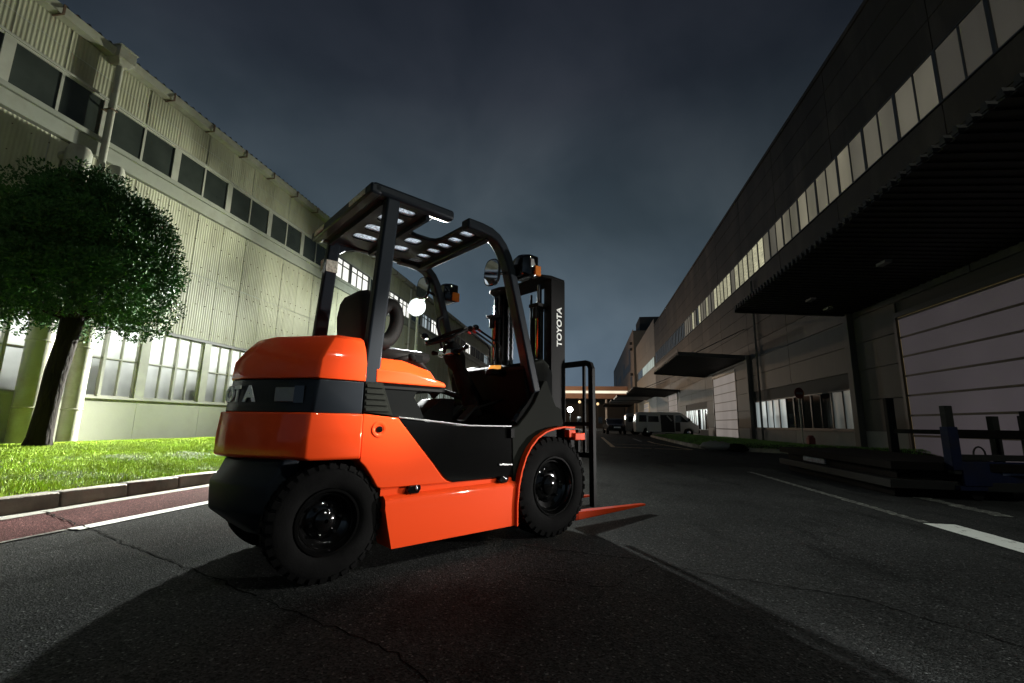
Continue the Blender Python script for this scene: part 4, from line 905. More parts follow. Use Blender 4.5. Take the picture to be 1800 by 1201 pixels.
# ---- side panels, skirts (both sides)
arc = [(-1.475, .588), (-1.44, .555), (-1.40, .50), (-1.365, .44)]
for f in SIDES:
    y0, y1 = rng(f, .018, .16)
    m = MB(); m.prism([(-1.474, .838), (-1.262, .820), (-1.02, .56), (-.945, .476), (-.915, .452), (-.875, .437), (-1.335, .437), (-1.365, .445), (-1.40, .50), (-1.44, .555), (-1.474, .586)], y0, y1); sp_ = m.build('side_panel', M_orange, FK, None, .009, segs=3)
    q = MB(); s0, s1 = rng(f, .010, .05)
    q = MB(); a, b = (f(.012), f(.05))
    d_ = 1 if a < b else -1
    q.lathe([(.016, a + d_ * .03), (.026, a + d_ * .003), (.036, a - d_ * .001), (.043, a), (.046, a + d_ * .02)], 28, (-1.375, 0, .755), cap=False); q.build('cap_ring', M_orange, sp_, 40)
    q = MB(); q.lathe([(.004, a - d_ * .004), (.017, a - d_ * .003), (.02, a + d_ * .02)], 20, (-1.375, 0, .755)); q.build('filler_cap', M_blackgloss, sp_, 40)
    y0, y1 = rng(f, .022, .16)
    m = MB(); m.prism([(-1.258, .816), (-.76, .775), (-.397, .775), (-.380, .448), (-.868, .437), (-.908, .455), (-.94, .48), (-1.015, .562)], y0, y1); dr = m.build('side_door', M_blackgloss, FK, None, .004)
    q = MB(); z0, z1 = rng(f, .012, .03); q.prism([(-.505, .52), (-.385, .517), (-.385, .53), (-.505, .534)], z0, z1); q.build('handle_strip', M_silver, dr, None, .003)
    z0, z1 = rng(f, .014, .06); q = MB()
    q.prism([(-1.262, .829), (-.76, .787), (-.40, .785), (-.40, .777), (-.76, .777), (-1.262, .819)], z0, z1); q.build('trim_strip', M_silver, FK, None, .002)
    z0, z1 = rng(f, .0, .04); q = MB(); q.box(-.42, -.385, z0, z1, .70, .768); q.build('door_hinge', M_matte, FK, None, .004)
    # recessed rail below, then the skirt with its sloping top
    z0, z1 = rng(f, .035, .15); m = MB(); m.box(-1.335, -.375, z0, z1, .395, .4365); m.build('sill_rail', M_orange, FK)
    A, B = f(-.002), f(.06); C = f(.17)
    m = MB()
    sec = lambda u, zt, zb: [(u, A, zb)] + [(u, f(-.002 + .062 * (1 - math.cos(t))), zt - .022 + .05 * math.sin(t)) for t in (0, .2, .4, .6, .8, 1.0, 1.2, 1.4, 1.57)] + [(u, C, zt + .03), (u, C, zb)]
    us = [(-1.318, .372, .33), (-1.300, .372, .25), (-1.268, .374, .12), (-.356, .393, .13)]
    m.loft([sec(*t) for t in us]); m.build('skirt', M_orange, FK, 25)
    for uu, zz in ((-1.142, .425), (-.47, .437)):
        z0, z1 = rng(f, .004, .05); q = MB(); q.prism([(uu - .045, zz - .012), (uu - .03, zz - .03), (uu + .03, zz - .03), (uu + .045, zz - .005), (uu + .04, zz + .018), (uu - .03, zz + .016)], z0, z1); lt = q.build('panel_latch', M_blackgloss, FK, None, .006)
        q = MB(); q.ball((uu + .012, f(.003), zz - .002), .011, 1, .6, 1, 10, 6); q.build('latch_screw', M_silver, lt, 180)
    # vent grille behind the pillar foot
    z0, z1 = rng(f, .012, .1); m = MB(); m.prism([(-1.476, .846), (-1.300, .832), (-1.372, 1.012), (-1.476, 1.012)], z0, z1); vt = m.build('vent_cover', M_graypl, FK, None, .004)
    for i in range(5):
        zz = .853 + i * .032; ur = -1.372 + (1.012 - zz) / .18 * .064 - .012
        z0, z1 = rng(f, .002, .02); q = MB(); q.hexa([(-1.468, z0, zz), (ur, z0, zz), (ur, z1, zz), (-1.468, z1, zz)], [(-1.468, z0 + .006 if f(0) == 0 else z0, zz + .02), (ur - .006, z0 + .006 if f(0) == 0 else z0, zz + .02), (ur - .006, z1 if f(0) == 0 else z1 - .006, zz + .02), (-1.468, z1 if f(0) == 0 else z1 - .006, zz + .02)]); q.build('slat', M_graypl, vt, None, .002)
    # black side below the hood, front cowl side, fender lip
    z0, z1 = rng(f, .06, .12); m = MB(); m.prism([(-1.375, 1.012), (-1.305, .83), (-1.26, .818), (-1.06, .80), (-1.10, .88), (-1.145, .945), (-1.13, .972), (-1.1, .985), (-.93, .985), (-.93, 1.014)], z0, z1); m.build('battery_side', M_plastic, FK, None, .004)
    z0, z1 = rng(f, .022, .10); m = MB()
    m.prism([(-.39, .773), (-.335, .785), (-.25, .868), (-.175, .955), (-.13, 1.035), (-.075, 1.12), (-.045, 1.12), (.05, .94), (.115, .915), (.14, .80), (.13, .783), (.0, .768), (-.09, .745), (-.18, .70), (-.25, .635), (-.295, .57), (-.34, .46), (-.37, .30), (-.374, .44)], z0, z1); m.build('front_cowl', M_graypl, FK, None, .006)
    fl = [(.225, .783), (.10, .785), (.0, .773), (-.09, .75), (-.18, .705), (-.25, .64), (-.295, .575), (-.335, .48), (-.36, .38), (-.372, .27), (-.372, .125)]
    z0, z1 = rng(f, -.022, .2); m = MB(); ring = [[(u, z0, z), (u, z1, z), (u + dx, z1, z + dz), (u + dx, z0, z + dz)] for (u, z), (dx, dz) in zip(fl, [(0, -.014), (0, -.014), (.004, -.014), (.008, -.012), (.011, -.01), (.012, -.008), (.013, -.006), (.014, -.004), (.014, 0), (.014, 0), (.014, 0)])]
    m.loft(ring); m.build('front_fender', M_orange, FK, None, .003)
    # small foot step rubber
    z0, z1 = rng(f, .03, .3); q = MB(); q.prism([(-.88, .768), (-.88, .78), (-.42, .782), (-.42, .77)], z0, z1); q.build('step_plate', M_matte, FK)
# ---- wheels
def wheel(u, v_out, v_in, r, rim, lugs):
    s = 1 if v_in > v_out else -1; w = abs(v_in - v_out); o = v_out; yo = lambda a: o + s * a
    m = MB(); prof = [(rim, w * .5), (rim, .03), (rim + .012, .012), (rim + (r - rim) * .35, .0), (rim + (r - rim) * .7, .006), (r * .955, .016), (r * .98, .03), (r * .98, w - .03), (r * .955, w - .016), (rim + (r - rim) * .35, w), (rim, w - .03)]
    m.lathe([(a, yo(b)) for a, b in prof + [(rim, w * .5)]], 56, (u, 0, r), cap=False); ty_ = m.build('wheel', M_rubber, FK, 50)
    m = MB()
    for k in range(lugs):
        for side in (0, 1):
            t = 2 * math.pi * (k + .5 * side) / lugs; dt = 2 * math.pi / lugs * .34
            b0, b1 = ((.004, w * .48) if side == 0 else (w - .004, w * .52))
            def pt(rr, a, b): return (u + rr * math.sin(a), yo(b), r + rr * math.cos(a))
            ri, ro = r * .97, r; sk = dt * .9
            lo_ = [pt(r * .90, t - dt, b0), pt(r * .90, t + dt, b0), pt(ri, t + dt * .8 + sk, b1), pt(ri, t - dt * .8 + sk, b1)]
            hi_ = [pt(ro * .992, t - dt * .85, b0 + (.010 if side == 0 else -.010)), pt(ro * .992, t + dt * .85, b0 + (.010 if side == 0 else -.010)), pt(ro, t + dt * .7 + sk, b1), pt(ro, t - dt * .7 + sk, b1)]
            m.hexa(lo_, hi_)
    m.build('tyre_tread', M_rubber, ty_)
    m = MB(); m.lathe([(rim + .008, yo(.022)), (rim + .004, yo(.008)), (rim - .008, yo(.008)), (rim - .014, yo(.03)), (rim - .03, yo(.055)), (rim - .045, yo(.075)), (rim * .62, yo(.085)), (rim * .55, yo(.075)), (rim * .35, yo(.07)), (rim * .33, yo(.05)), (rim * .2, yo(.038)), (.01, yo(.034))], 48, (u, 0, r), cap=False); m.build('rim', M_blackgloss, ty_, 35)
    for k in range(6):
        t = 2 * math.pi * (k + .3) / 6; c = (u + rim * .48 * math.sin(t), 0, r + rim * .48 * math.cos(t))
        m = MB(); m.lathe([(.011, yo(.08)), (.011, yo(.05)), (.006, yo(.045))], 6, (c[0], 0, c[2])); m.build('wheel_nut', M_blackgloss, ty_)
    m = MB(); m.lathe([(rim * .88, yo(.045)), (rim * .88, yo(.04)), (rim * .84, yo(.04)), (rim * .84, yo(.06))], 48, (u, 0, r), cap=False); m.build('lock_ring', M_blackgloss, ty_, 40)
wheel(.02, -.005, .20, .355, .205, 34); wheel(.02, Wd + .005, Wd - .20, .355, .205, 34)
wheel(-1.605, .03, .19, .292, .158, 32); wheel(-1.605, Wd - .03, Wd - .19, .292, .158, 32)
# ---- battery hood and the body under it
hood = lambda v, top, s=0: [(-1.41, v, 1.014), (-1.41, v, 1.085 + top), (-1.21, v, 1.083 + top), (-1.03, v, 1.05 + top * .85), (-.952 - s * .02, v, 1.035 + top * .3), (-.944 - s * .01, v, 1.014)]
m = MB(); m.loft([hood(.025, .0), hood(.035, .012), hood(.10, .078, 1), hood(.16, .088, 1), hood(Wd - .16, .088, 1), hood(Wd - .10, .078, 1), hood(Wd - .035, .012), hood(Wd - .025, .0)]); m.build('battery_hood', M_orange, FK, None, .006, segs=2)
m = MB(); m.box(-1.40, -.955, .05, Wd - .05, .985, 1.012); m.build('hood_seal', M_matte, FK)
m = MB(); m.prism([(-1.45, .60), (-1.45, 1.0), (-1.16, .985), (-1.11, .84), (-1.07, .76), (-1.07, .60)], .1, Wd - .1); m.build('battery_case', M_matte, FK)
m = MB(); m.box(-1.07, .1, .06, Wd - .06, .60, .77); m.build('floor', M_matte, FK)
m = MB(); m.prism([(-.86, .77), (-.93, .80), (-.72, .97), (-.60, .97), (-.62, .77)], .42, .70); m.build('pedal_box', M_plastic, FK, None, .01)
# ---- seat
m = MB()
def sr(z, u0, u1, v0, v1, c=.05):
    return [(u0, v0 + c, z), (u0 + c * .5, v0, z), (u1 - c * .5, v0, z), (u1, v0 + c, z), (u1, v1 - c, z), (u1 - c * .5, v1, z), (u0 + c * .5, v1, z), (u0, v1 - c, z)]
m.loft([sr(1.20, -1.35, -1.22, .32, .78), sr(1.33, -1.385, -1.24, .31, .79), sr(1.50, -1.40, -1.26, .31, .79), sr(1.59, -1.40, -1.275, .33, .77, .07), sr(1.635, -1.385, -1.29, .37, .73, .06), sr(1.652, -1.36, -1.31, .43, .67, .05)])
seat = m.build('seat', M_vinyl, FK, 70)
m = MB(); m.loft([sr(1.17, -1.33, -.92, .31, .79), sr(1.22, -1.35, -.88, .30, .80), sr(1.26, -1.33, -.88, .31, .79), sr(1.275, -1.30, -.93, .36, .74)]); m.build('seat_cushion', M_vinyl, seat, 70)
for vv in (.285, .815):
    m = MB(); P = [(-1.25 + .062 * math.cos(t) * (1.15 if math.cos(t) > 0 else 1) + .02 * math.sin(t), vv, 1.415 + .125 * math.sin(t)) for t in np.linspace(0, 2 * math.pi, 28, endpoint=False)]
    m.tube(P, .038, 12, 1.25, 1, up=(0, 1, 0), closed=True); m.build('hip_restraint', M_vinyl, seat, 180)
m = MB(); m.tube([(-1.2, .24, 1.17), (-1.12, .23, 1.20), (-1.02, .23, 1.175), (-.95, .24, 1.13)], [.02, .022, .018, .012], 8); m.build('seat_belt', M_vinyl, FK, 180)
m = MB(); m.ball((-1.09, .22, 1.205), .03, 1, 1, .9); m.box(-1.07, -1.02, .2, .215, 1.18, 1.225); m.build('belt_buckle', M_plastic, FK, 50)
# ---- dash, column, steering wheel, levers, pedals
m = MB(); m.prism([(-.14, .77), (-.20, .95), (-.24, 1.12), (-.25, 1.225), (-.20, 1.255), (-.03, 1.275), (.06, 1.20), (.06, .77)], .06, Wd - .06); dash = m.build('dashboard', M_plastic, FK, None, .012)
for f in SIDES:
    z0, z1 = rng(f, .06, .24); q = MB(); q.prism([(-.26, 1.20), (-.245, 1.225), (-.05, 1.30), (.03, 1.25), (.0, 1.12), (-.1, 1.1)], z0, z1); q.build('dash_shoulder', M_graypl, dash, None, .02)
q = MB(); q.hexa([(-.375, .275, 1.205), (-.29, .275, 1.21), (-.29, .33, 1.21), (-.375, .33, 1.205)], [(-.365, .28, 1.232), (-.28, .28, 1.24), (-.28, .325, 1.24), (-.365, .325, 1.232)]); q.build('indicator_lamp', M_amberlit, FK, None, .005)
q = MB(); q.box(-.39, -.24, .26, .345, 1.16, 1.204); q.build('lamp_bracket', M_plastic, FK, None, .01)
CB = Vector((-.30, .55, .86)); CT = Vector((-.60, .55, 1.42)); ax = (CT - CB).normalized()
m = MB(); m.tube([CB, CB.lerp(CT, .3), CB.lerp(CT, .62)], [.075, .06, .045], 10, 1.3, 1.2); m.tube([CB.lerp(CT, .6), CB.lerp(CT, .75), CB.lerp(CT, .9), CB.lerp(CT, .97)], [.045, .075, .068, .04], 12, 1.1, 1.1); col_ = m.build('steering_column', M_plastic, FK, 50)
WC = CB.lerp(CT, 1.06); sx_ = Vector((0, 1, 0)); sy_ = ax.cross(sx_).normalized()
m = MB(); P = [WC + (sx_ * math.cos(t) + sy_ * math.sin(t)) * .165 for t in np.linspace(0, 2 * math.pi, 36, endpoint=False)]
m.tube(P, .0135, 8, up=tuple(ax), closed=True); sw_ = m.build('steering_wheel', M_vinyl, FK, 180)
m = MB()
for t in (.4, 2.5, 4.6): m.tube([WC - ax * .025, WC + (sx_ * math.cos(t) + sy_ * math.sin(t)) * .16], .011, 6, 1.6, .8, up=tuple(ax))
m.build('spoke', M_plastic, sw_); m = MB(); m.ball(WC - ax * .02, .042, 1, 1, .8); m.build('hub', M_plastic, sw_, 180)
kp = WC + (sx_ * .25 + sy_ * .97).normalized() * .16
if (kp - WC).x > 0: kp = WC - (kp - WC)
m = MB(); m.tube([kp, kp + ax * .04], .012, 8); m.ball(kp + ax * .065, .03, 1, 1, .8); m.build('steering_knob', M_blackgloss, sw_, 180)
m = MB(); m.tube([CB.lerp(CT, .84) + Vector((0, -.05, 0)), CB.lerp(CT, .86) + Vector((-.02, -.17, .0)), CB.lerp(CT, .86) + Vector((-.03, -.23, .01))], [.012, .01, .02], 8); m.tube([CB.lerp(CT, .84) + Vector((0, .05, 0)), CB.lerp(CT, .86) + Vector((-.02, .17, .0)), CB.lerp(CT, .86) + Vector((-.03, .23, .01))], [.012, .01, .02], 8); m.build('control_stalk', M_plastic, col_, 60)
m = MB(); m.box(-.63, -.54, .45, .65, 1.30, 1.36); m.build('display', M_blackgloss, col_, None, .015)
m = MB(); m.tube([(-.68, .62, .99), (-.62, .60, 1.04), (-.55, .58, 1.02), (-.40, .56, .98)], [.028, .02, .02, .025], 8); m.ball((-.69, .62, 1.03), .03, 1, 1.3, .8); m.build('brake_lever', M_plastic, FK, 60)
for i, vv in enumerate((.70, .77, .84)):
    m = MB(); m.tube([(-.12, vv - .22, 1.2), (-.13, vv - .22, 1.42), (-.16, vv - .22, 1.455), (-.36, vv - .22, 1.535 + .004 * i)], .0085, 8); lv = m.build('lever', M_matte, FK, 60)
    m = MB(); m.tube([(-.34, vv - .22, 1.527), (-.37, vv - .22, 1.539)], .011, 8); m.build('lever_collar', M_redl, lv, 60)
    m = MB(); m.ball((-.39, vv - .22, 1.55), .026, 1.1, 1, .9); m.build('lever_knob', M_blackgloss, lv, 180)
for i, vv in enumerate((.33, .5, .62)):
    m = MB(); m.hexa([(-.62, vv - .04, .82), (-.60, vv - .04, .81), (-.60, vv + .04, .81), (-.62, vv + .04, .82)], [(-.50, vv - .04, .93), (-.49, vv - .04, .92), (-.49, vv + .04, .92), (-.50, vv + .04, .93)]); m.tube([(-.5, vv, .9), (-.22, vv, .98)], .01, 6); m.build('pedal', M_matte, FK)
# ---- overhead guard
for f in SIDES:
    y0, y1 = rng(f, .028, .095); m = MB()
    m.hexa([(-1.486, y0, 1.0), (-1.388, y0, 1.0), (-1.388, y1, 1.0), (-1.486, y1, 1.0)], [(-1.415, y0, 2.135), (-1.328, y0, 2.135), (-1.328, y1, 2.135), (-1.415, y1, 2.135)]); pl = m.build('rear_pillar', M_navy, FK, None, .014, segs=3)
    if f(0) > .5:
        q = MB(); q.box(-1.425, -1.34, f(.0975), f(.0965) + .0005, 1.90, 1.99); q.box(-1.4445, -1.4435, f(.09), f(.033), 1.90, 1.99); q.build('sticker', M_sticker, pl)
    y0, y1 = rng(f, .02, .10); m = MB(); m.box(-1.51, -.935 if f(0) == 0 else -.72, y0, y1, 2.13, 2.20); m.build('side_rail', M_navy, FK, None, .02, segs=3)
    c = f(.06)
    path = [(-.825, c, 2.155), (-.70, c, 2.155), (-.615, c, 2.145), (-.555, c, 2.12), (-.50, c, 2.07), (-.455, c, 2.0), (-.42, c, 1.92), (-.30, c, 1.53), (-.215, c, 1.24), (-.15, c, 1.03)]
    m = MB(); m.tube(path, .048, 4, .75, .95, up=(0, 1, 0), square=True); m.build('front_pillar', M_navy, FK, None, .014, segs=3)
    path = [(-.125, c - .0, 1.10), (-.135, c, 1.04), (-.165, c, .985), (-.225, c, .915), (-.285, c, .85), (-.33, c, .795)]
    m = MB(); m.tube(path, .022, 4, 1.4, 1, up=(0, 1, 0), square=True); m.build('door_frame', M_blackgloss, FK, None, .006)
m = MB(); m.box(-1.525, -1.455, .02, Wd - .02, 2.125, 2.19); rb_ = m.build('rear_beam', M_navy, FK, None, .012)
for a, b in ((.10, .34), (.80, .98)):
    q = MB(); q.box(-1.53, -1.5255, a, b, 2.14, 2.175); q.build('sticker', M_sticker, rb_)
m = MB(); m.hexa([(-.64, .06, 2.10), (-.575, .06, 2.10), (-.575, Wd - .06, 2.10), (-.64, Wd - .06, 2.10)], [(-.64, .06, 2.178), (-.60, .06, 2.178), (-.60, Wd - .06, 2.178), (-.64, Wd - .06, 2.178)]); m.build('front_beam', M_navy, FK, None, .01)
# inside gusset at the far rear corner
m = MB(); m.prism([(-1.34, 2.02), (-1.33, 2.06), (-1.28, 2.10), (-1.2, 2.125), (-1.34, 2.125)], Wd - .09, Wd - .03); m.build('corner_gusset', M_navy, FK)
q = MB(); q.box(-.95, -.77, Wd - .0975, Wd - .0955, 2.135, 2.175); q.build('sticker', M_sticker, FK)
def holed(m, u0, u1, v0, v1, z0, z1, hu, hv, n=24):
    cu, cv = (u0 + u1) / 2, (v0 + v1) / 2; O = []; I = []
    for k in range(n):
        t = 2 * math.pi * (k + .5) / n; c, s = math.cos(t), math.sin(t)
        e = .55; I.append((cu + hu * math.copysign(abs(c) ** e, c), cv + hv * math.copysign(abs(s) ** e, s)))
        k2 = max(abs(c), abs(s)); O.append((cu + (u1 - u0) / 2 * c / k2, cv + (v1 - v0) / 2 * s / k2))
    # pull nearest outer points to the corners
    for cx, cy in ((u0, v0), (u0, v1), (u1, v0), (u1, v1)):
        j = min(range(n), key=lambda i: (O[i][0] - cx) ** 2 + (O[i][1] - cy) ** 2); O[j] = (cx, cy)
    V = [(a, b, z0) for a, b in O] + [(a, b, z0) for a, b in I] + [(a, b, z1) for a, b in O] + [(a, b, z1) for a, b in I]; F = []
    for k in range(n):
        j = (k + 1) % n
        F += [(k, j, n + j, n + k), (2 * n + k, 3 * n + k, 3 * n + j, 2 * n + j), (n + k, n + j, 3 * n + j, 3 * n + k), (k, 2 * n + k, 2 * n + j, j)]
    m.add(V, F); return cu, cv
rp_ = MB(); pm_ = []
def cell(u0, u1, v0, v1, hu, hv): cu, cv = holed(rp_, u0, u1, v0, v1, 2.140, 2.158, hu, hv); pm_.append((cu, cv, hu, hv))
vs5 = [.10, .25, .40, .55, .70, .85, .98]
for a, b in zip(vs5, vs5[1:]): cell(-.80, -.645, a, b, .056, (b - a) * .31)
for a, b in ((.46, .66), (.66, .86)): cell(-1.045, -.845, a, b, .062, .058)
rp_.box(-1.045, -.845, .86, .98, 2.14, 2.158); rp_.box(-.845, -.80, .46, .98, 2.14, 2.158); rp_.box(-1.10, -1.045, .10, .98, 2.14, 2.158)
vs4 = [.10, .235, .44, .645, .85, .98]
for a, b in ((.235, .44), (.44, .645), (.645, .85)): cell(-1.38, -1.10, a, b, .088, .058)
cell(-1.38, -1.10, .10, .235, .088, .045); rp_.box(-1.38, -1.10, .85, .98, 2.14, 2.158); rp_.box(-1.47, -1.38, .10, .98, 2.14, 2.158)
for u in (-1.095, -1.405): rp_.box(u - .012, u + .012, .10, .98, 2.105, 2.1405)
pt_ = []
roofp = rp_.build('roof_plate', M_navy, FK)
for cu, cv, hu, hv in pm_:
    q = MB(); n = 20; q.prism([(cu + hu * .99 * math.copysign(abs(math.cos(t)) ** .55, math.cos(t)), cv + hv * .99 * math.copysign(abs(math.sin(t)) ** .55, math.sin(t))) for t in [2 * math.pi * (k + .5) / n for k in range(n)]], 2.1475, 2.1515, 'xy'); q.build('roof_pane', M_roofpane, roofp)
# rounded lip of the plate at the notch
m = MB(); m.tube([(-1.06, .10, 2.15), (-1.06, .38, 2.15), (-1.035, .44, 2.15), (-.98, .462, 2.15), (-.86, .462, 2.15), (-.82, .44, 2.15), (-.80, .38, 2.15), (-.80, .10, 2.15)], .016, 8, up=(0, 0, 1)); m.build('plate_lip', M_navy, FK, 60)
# grab handle on the far front pillar
m = MB(); m.tube([(-.40, Wd - .12, 1.72), (-.46, Wd - .14, 1.68), (-.46, Wd - .14, 1.62), (-.38, Wd - .14, 1.36), (-.32, Wd - .12, 1.33)], .013, 8); m.build('grab_handle', M_matte, FK, 60)
# ---- mirrors and headlamps on the front pillars
for f in SIDES:
    d_ = 1 if f(0) == 0 else -1
    c0 = Vector((-.585, f(.045), 1.855)) if d_ == 1 else Vector((-.57, f(.05), 1.955))
    m = MB(); nn = Vector((-.93, -.30 if d_ == 1 else -.42, .12)).normalized(); a_ = nn.cross(Vector((0, 0, 1))).normalized(); b_ = a_.cross(nn)
    def oval(d, s, ra=.062, rb=.105): return [tuple(c0 + nn * d + (a_ * math.copysign(abs(math.cos(t)) ** .7, math.cos(t)) * ra + b_ * math.copysign(abs(math.sin(t)) ** .7, math.sin(t)) * rb) * s) for t in np.linspace(0, 2 * math.pi, 28, endpoint=False)]
    m.loft([oval(-.045, .5), oval(-.03, .85), oval(.0, 1.0), oval(.008, 1.0)]); mh = m.build('mirror', M_blackgloss, FK, 50)
    q = MB(); q.loft([oval(.0085, .93), oval(.0105, .90)]); q.build('mirror_glass', M_mirror, mh)
    q = MB(); q.cyl(c0 - nn * .03, (-.42, f(.06), 1.9), .011, 8); q.build('mirror_arm', M_matte, mh)
    h0 = Vector((-.315, f(.0), 1.945)) if d_ == 1 else Vector((-.30, f(.02), 1.96))
    m = MB(); m.loft([[(h0.x - .065, h0.y + y, h0.z + z) for y, z in ((-.05, -.065), (.05, -.065), (.06, .06), (.0, .085), (-.06, .06))], [(h0.x - .02, h0.y + y, h0.z + z) for y, z in ((-.085, -.085), (.085, -.085), (.09, .08), (.0, .105), (-.09, .08))], [(h0.x + .065, h0.y + y, h0.z + z) for y, z in ((-.085, -.08), (.085, -.08), (.09, .08), (.0, .10), (-.09, .08))]]); hl = m.build('headlamp', M_blackgloss, FK, None, .012)
    q = MB(); q.box(h0.x + .066, h0.x + .075, h0.y - .07, h0.y + .07, h0.z - .065, h0.z + .07); q.build('headlamp_glass', M_lampglass, hl, None, .006)
    q = MB(); yy = h0.y - .095 * d_ if d_ == 1 else h0.y + .02; q.box(h0.x + .02, h0.x + .078, min(yy - .006, yy + .02), max(yy - .006, yy + .02), h0.z - .07, h0.z + .005)
    if d_ == -1: q = MB(); q.box(h0.x + .0, h0.x + .075, h0.y - .096, h0.y - .08, h0.z - .075, h0.z + .005)
    q.build('turn_signal', M_amber, hl, None, .004)
    q = MB(); q.prism([(h0.x - .02, h0.z + .045), (h0.x + .01, h0.z + .05), (h0.x + .03, h0.z - .0), (h0.x - .02, h0.z - .02)], h0.y - .094, h0.y - .089); q.build('lamp_bracket', M_lampglass if d_ == 1 else M_plastic, hl, None, .003)
    q = MB(); q.cyl((h0.x - .05, h0.y, h0.z), (-.42, f(.06), 1.93), .02, 8); q.build('lamp_arm', M_matte, hl)
# ---- mast
VM0, VM1 = .10, .84
for (v0, v1, nm, inward) in ((VM0, VM0 + .085, 'n', 1), (VM1 - .085, VM1, 'f', -1)):
    m = MB(); b0 = v0 if inward == 1 else v1; s = inward
    def bx(u0, u1, a, b, z0, z1): y0, y1 = sorted((b0 + s * a, b0 + s * b)); m.box(u0, u1, y0, y1, z0, z1)
    bx(.085, .245, 0, .016, .12, 1.985); bx(.085, .103, .0165, .085, .12, 1.985); bx(.227, .245, .0165, .085, .12, 1.985)
    orl = m.build('outer_mast_rail', M_matte, FK)
    m = MB(); bx(.112, .218, .03, .042, .16, 1.95); bx(.112, .126, .0425, .10, .16, 1.95); bx(.204, .218, .0425, .10, .16, 1.95); m.build('inner_mast_rail', M_matte, FK)
    cy = b0 + s * .09
    m = MB(); m.lathe([(.03, .25), (.034, .28), (.034, 1.70), (.038, 1.705), (.038, 1.76), (.02, 1.765), (.02, 1.93)], 18, (.035, cy, 0), 'z'); m.build('lift_cylinder', M_blackgloss, FK, 40)
    m = MB(); m.box(-.03, .09, cy - .05, cy + .06, 1.735, 1.765); m.box(-.025, .01, cy - .02, cy + .02, 1.64, 1.735); m.build('cylinder_bracket', M_matte, FK, None, .005)
    m = MB(); m.cyl((.02, cy + s * .05, .9), (.02, cy + s * .05, 1.66), .012, 8); m.cyl((.03, cy + s * .09, .9), (.03, cy + s * .09, 1.86), .010, 8); m.build('hydraulic_hose', M_rubber, FK, 60)
    m = MB(); m.box(.0, .09, b0, b0 + s * .06, .80, 1.06) if s == 1 else m.box(.0, .09, b0 - .06, b0, .80, 1.06)
    m.cyl((.0, cy - .04, 1.02), (.0, cy + .04, 1.02), .035, 12); m.cyl((.02, cy - .05, .93), (.02, cy + .05, .93), .03, 12); m.build('tilt_bracket', M_matte, FK, 40)
lt_ = text_mesh('TOYOTA', .080, .001, .0018, 1.0); lt_.materials.append(M_wlet)
o = link(bpy.data.objects.new('lettering', lt_)); o.parent = FK
o.matrix_local = Matrix.Translation((.178, VM0 - .0015, 1.585)) @ Matrix((Vector((0, 0, 1)), Vector((-1, 0, 0)), Vector((0, -1, 0)))).transposed().to_4x4()
# top tie plate with rounded ends, tie bars
def plate_pts():
    P = [(.245, VM0 + .0)]; P += [(.245, VM1)]
    P += [(.07, VM1 + .005), (.0, VM1 - .03), (-.03, VM1 - .08), (-.03, VM1 - .2), (.02, VM1 - .30), (.02, VM0 + .30), (-.03, VM0 + .2), (-.03, VM0 + .08), (.0, VM0 + .02), (.07, VM0 - .01)]
    return P
m = MB(); m.prism(plate_pts(), 1.972, 2.0, 'xy'); m.build('mast_top_plate', M_matte, FK, None, .006)
for z in (.35, .75): m = MB(); m.box(.20, .245, VM0 + .09, VM1 - .09, z, z + .1); m.build('mast_tie_bar', M_matte, FK, None, .005)
m = MB(); m.tube([(.16, VM1 - .17, 1.86), (.16, VM1 - .22, 1.86)], .05, 18); m.build('chain_wheel', M_matte, FK, 40)
for vv, z0 in ((.60, .7), (.655, 1.0)):
    m = MB(); z = z0; i = 0
    while z < 1.84:
        w = .011 if i % 2 else .007; m.box(.10, .112, vv - w, vv + w, z, z + .022); z += .024; i += 1
    m.build('lift_chain', M_chain, FK)
m = MB(); m.box(.08, .12, .5, .72, .15, 1.78); m.build('chain_guard', M_matte, FK) if False else None
m = MB(); m.lathe([(.03, .2), (.042, .22), (.042, 1.5), (.03, 1.52), (.022, 1.52), (.022, 1.9)], 18, (.17, .47, 0), 'z')
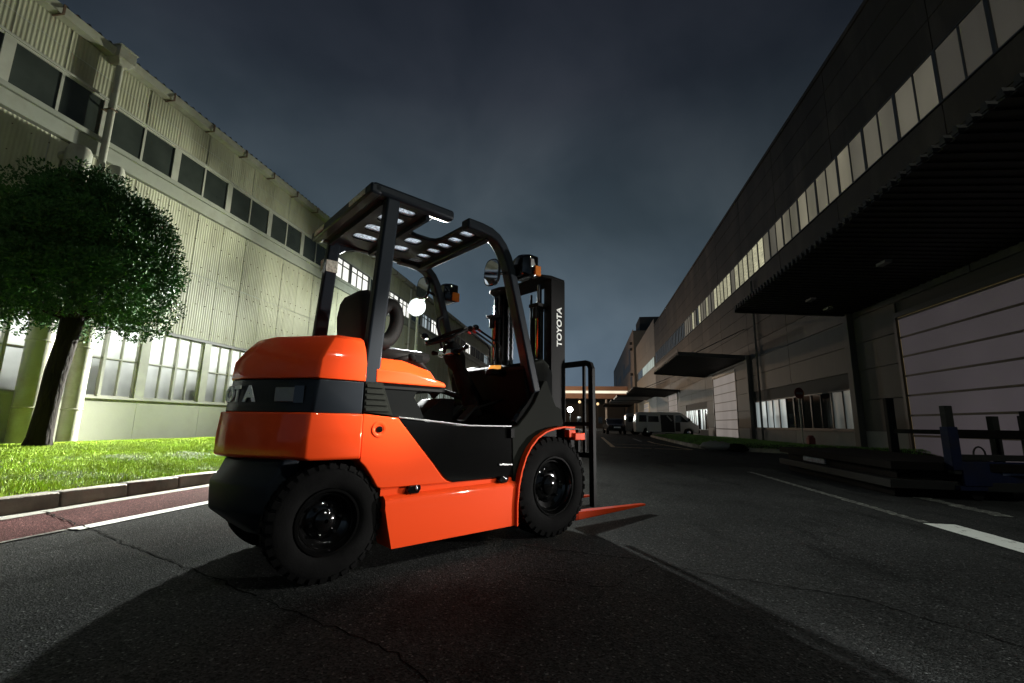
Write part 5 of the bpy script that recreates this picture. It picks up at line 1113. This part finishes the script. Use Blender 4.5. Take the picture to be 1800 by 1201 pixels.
q = MB(); q.box(.0795, .0845, VM0 + .02, VM0 + .075, .70, .79); q.build('caution_sticker', M_sticker, FK)
# ---- carriage, backrest, forks
m = MB(); m.box(.34, .42, VM0 - .02, VM1 + .02, .14, .20); m.box(.34, .42, VM0 - .02, VM1 + .02, .50, .56); m.box(.26, .34, VM0 + .12, VM0 + .15, .14, .56); m.box(.26, .34, VM1 - .15, VM1 - .12, .14, .56); m.box(.246, .425, VM0 - .005, VM0 + .025, .12, .76); m.box(.246, .425, VM1 - .025, VM1 + .005, .12, .76); cg = m.build('carriage', M_matte, FK, None, .005)  # end plates added to stop light passing between mast and backrest
q = MB(); q.box(.24, .36, -.01, .07, .68, .735); q.box(.19, .27, .01, .06, .70, .76); q.build('orange_bracket', M_orange, FK, None, .006)
m = MB(); BV0, BV1 = -.025, Wd + .0
P = [(.43, BV0, .17), (.43, BV0, 1.255), (.43, BV0 + .015, 1.29), (.43, BV0 + .05, 1.305), (.43, BV1 - .05, 1.305), (.43, BV1 - .015, 1.29), (.43, BV1, 1.255), (.43, BV1, .56)]
m.tube(P, .019, 4, 1.2, .9, up=(1, 0, 0), square=True); bk = m.build('load_backrest', M_matte, FK)
for vv in (.055, .28, .43, .58, .73, .88, 1.0): q = MB(); q.box(.422, .438, vv - .012, vv + .012, .56, 1.3); q.build('backrest_bar', M_matte, bk)
q = MB(); q.box(.418, .444, BV0, BV1, .79, .82); q.build('backrest_rail', M_matte, bk)
q = MB(); q.box(.418, .444, BV0, BV1, .54, .58); q.build('backrest_rail', M_matte, bk)
for vv in (.13, Wd - .30):
    m = MB(); w = .10
    m.hexa([(.43, vv, .045), (1.42, vv + .015, .056), (1.42, vv + w - .015, .056), (.43, vv + w, .045)], [(.43, vv, .106), (1.44, vv + .02, .07), (1.44, vv + w - .02, .07), (.43, vv + w, .106)])
    m.hexa([(.40, vv, .045), (.43, vv, .045), (.43, vv + w, .045), (.40, vv + w, .045)], [(.425, vv, .57), (.46, vv, .57), (.46, vv + w, .57), (.425, vv + w, .57)])
    m.build('fork', M_orange, FK, None, .006)
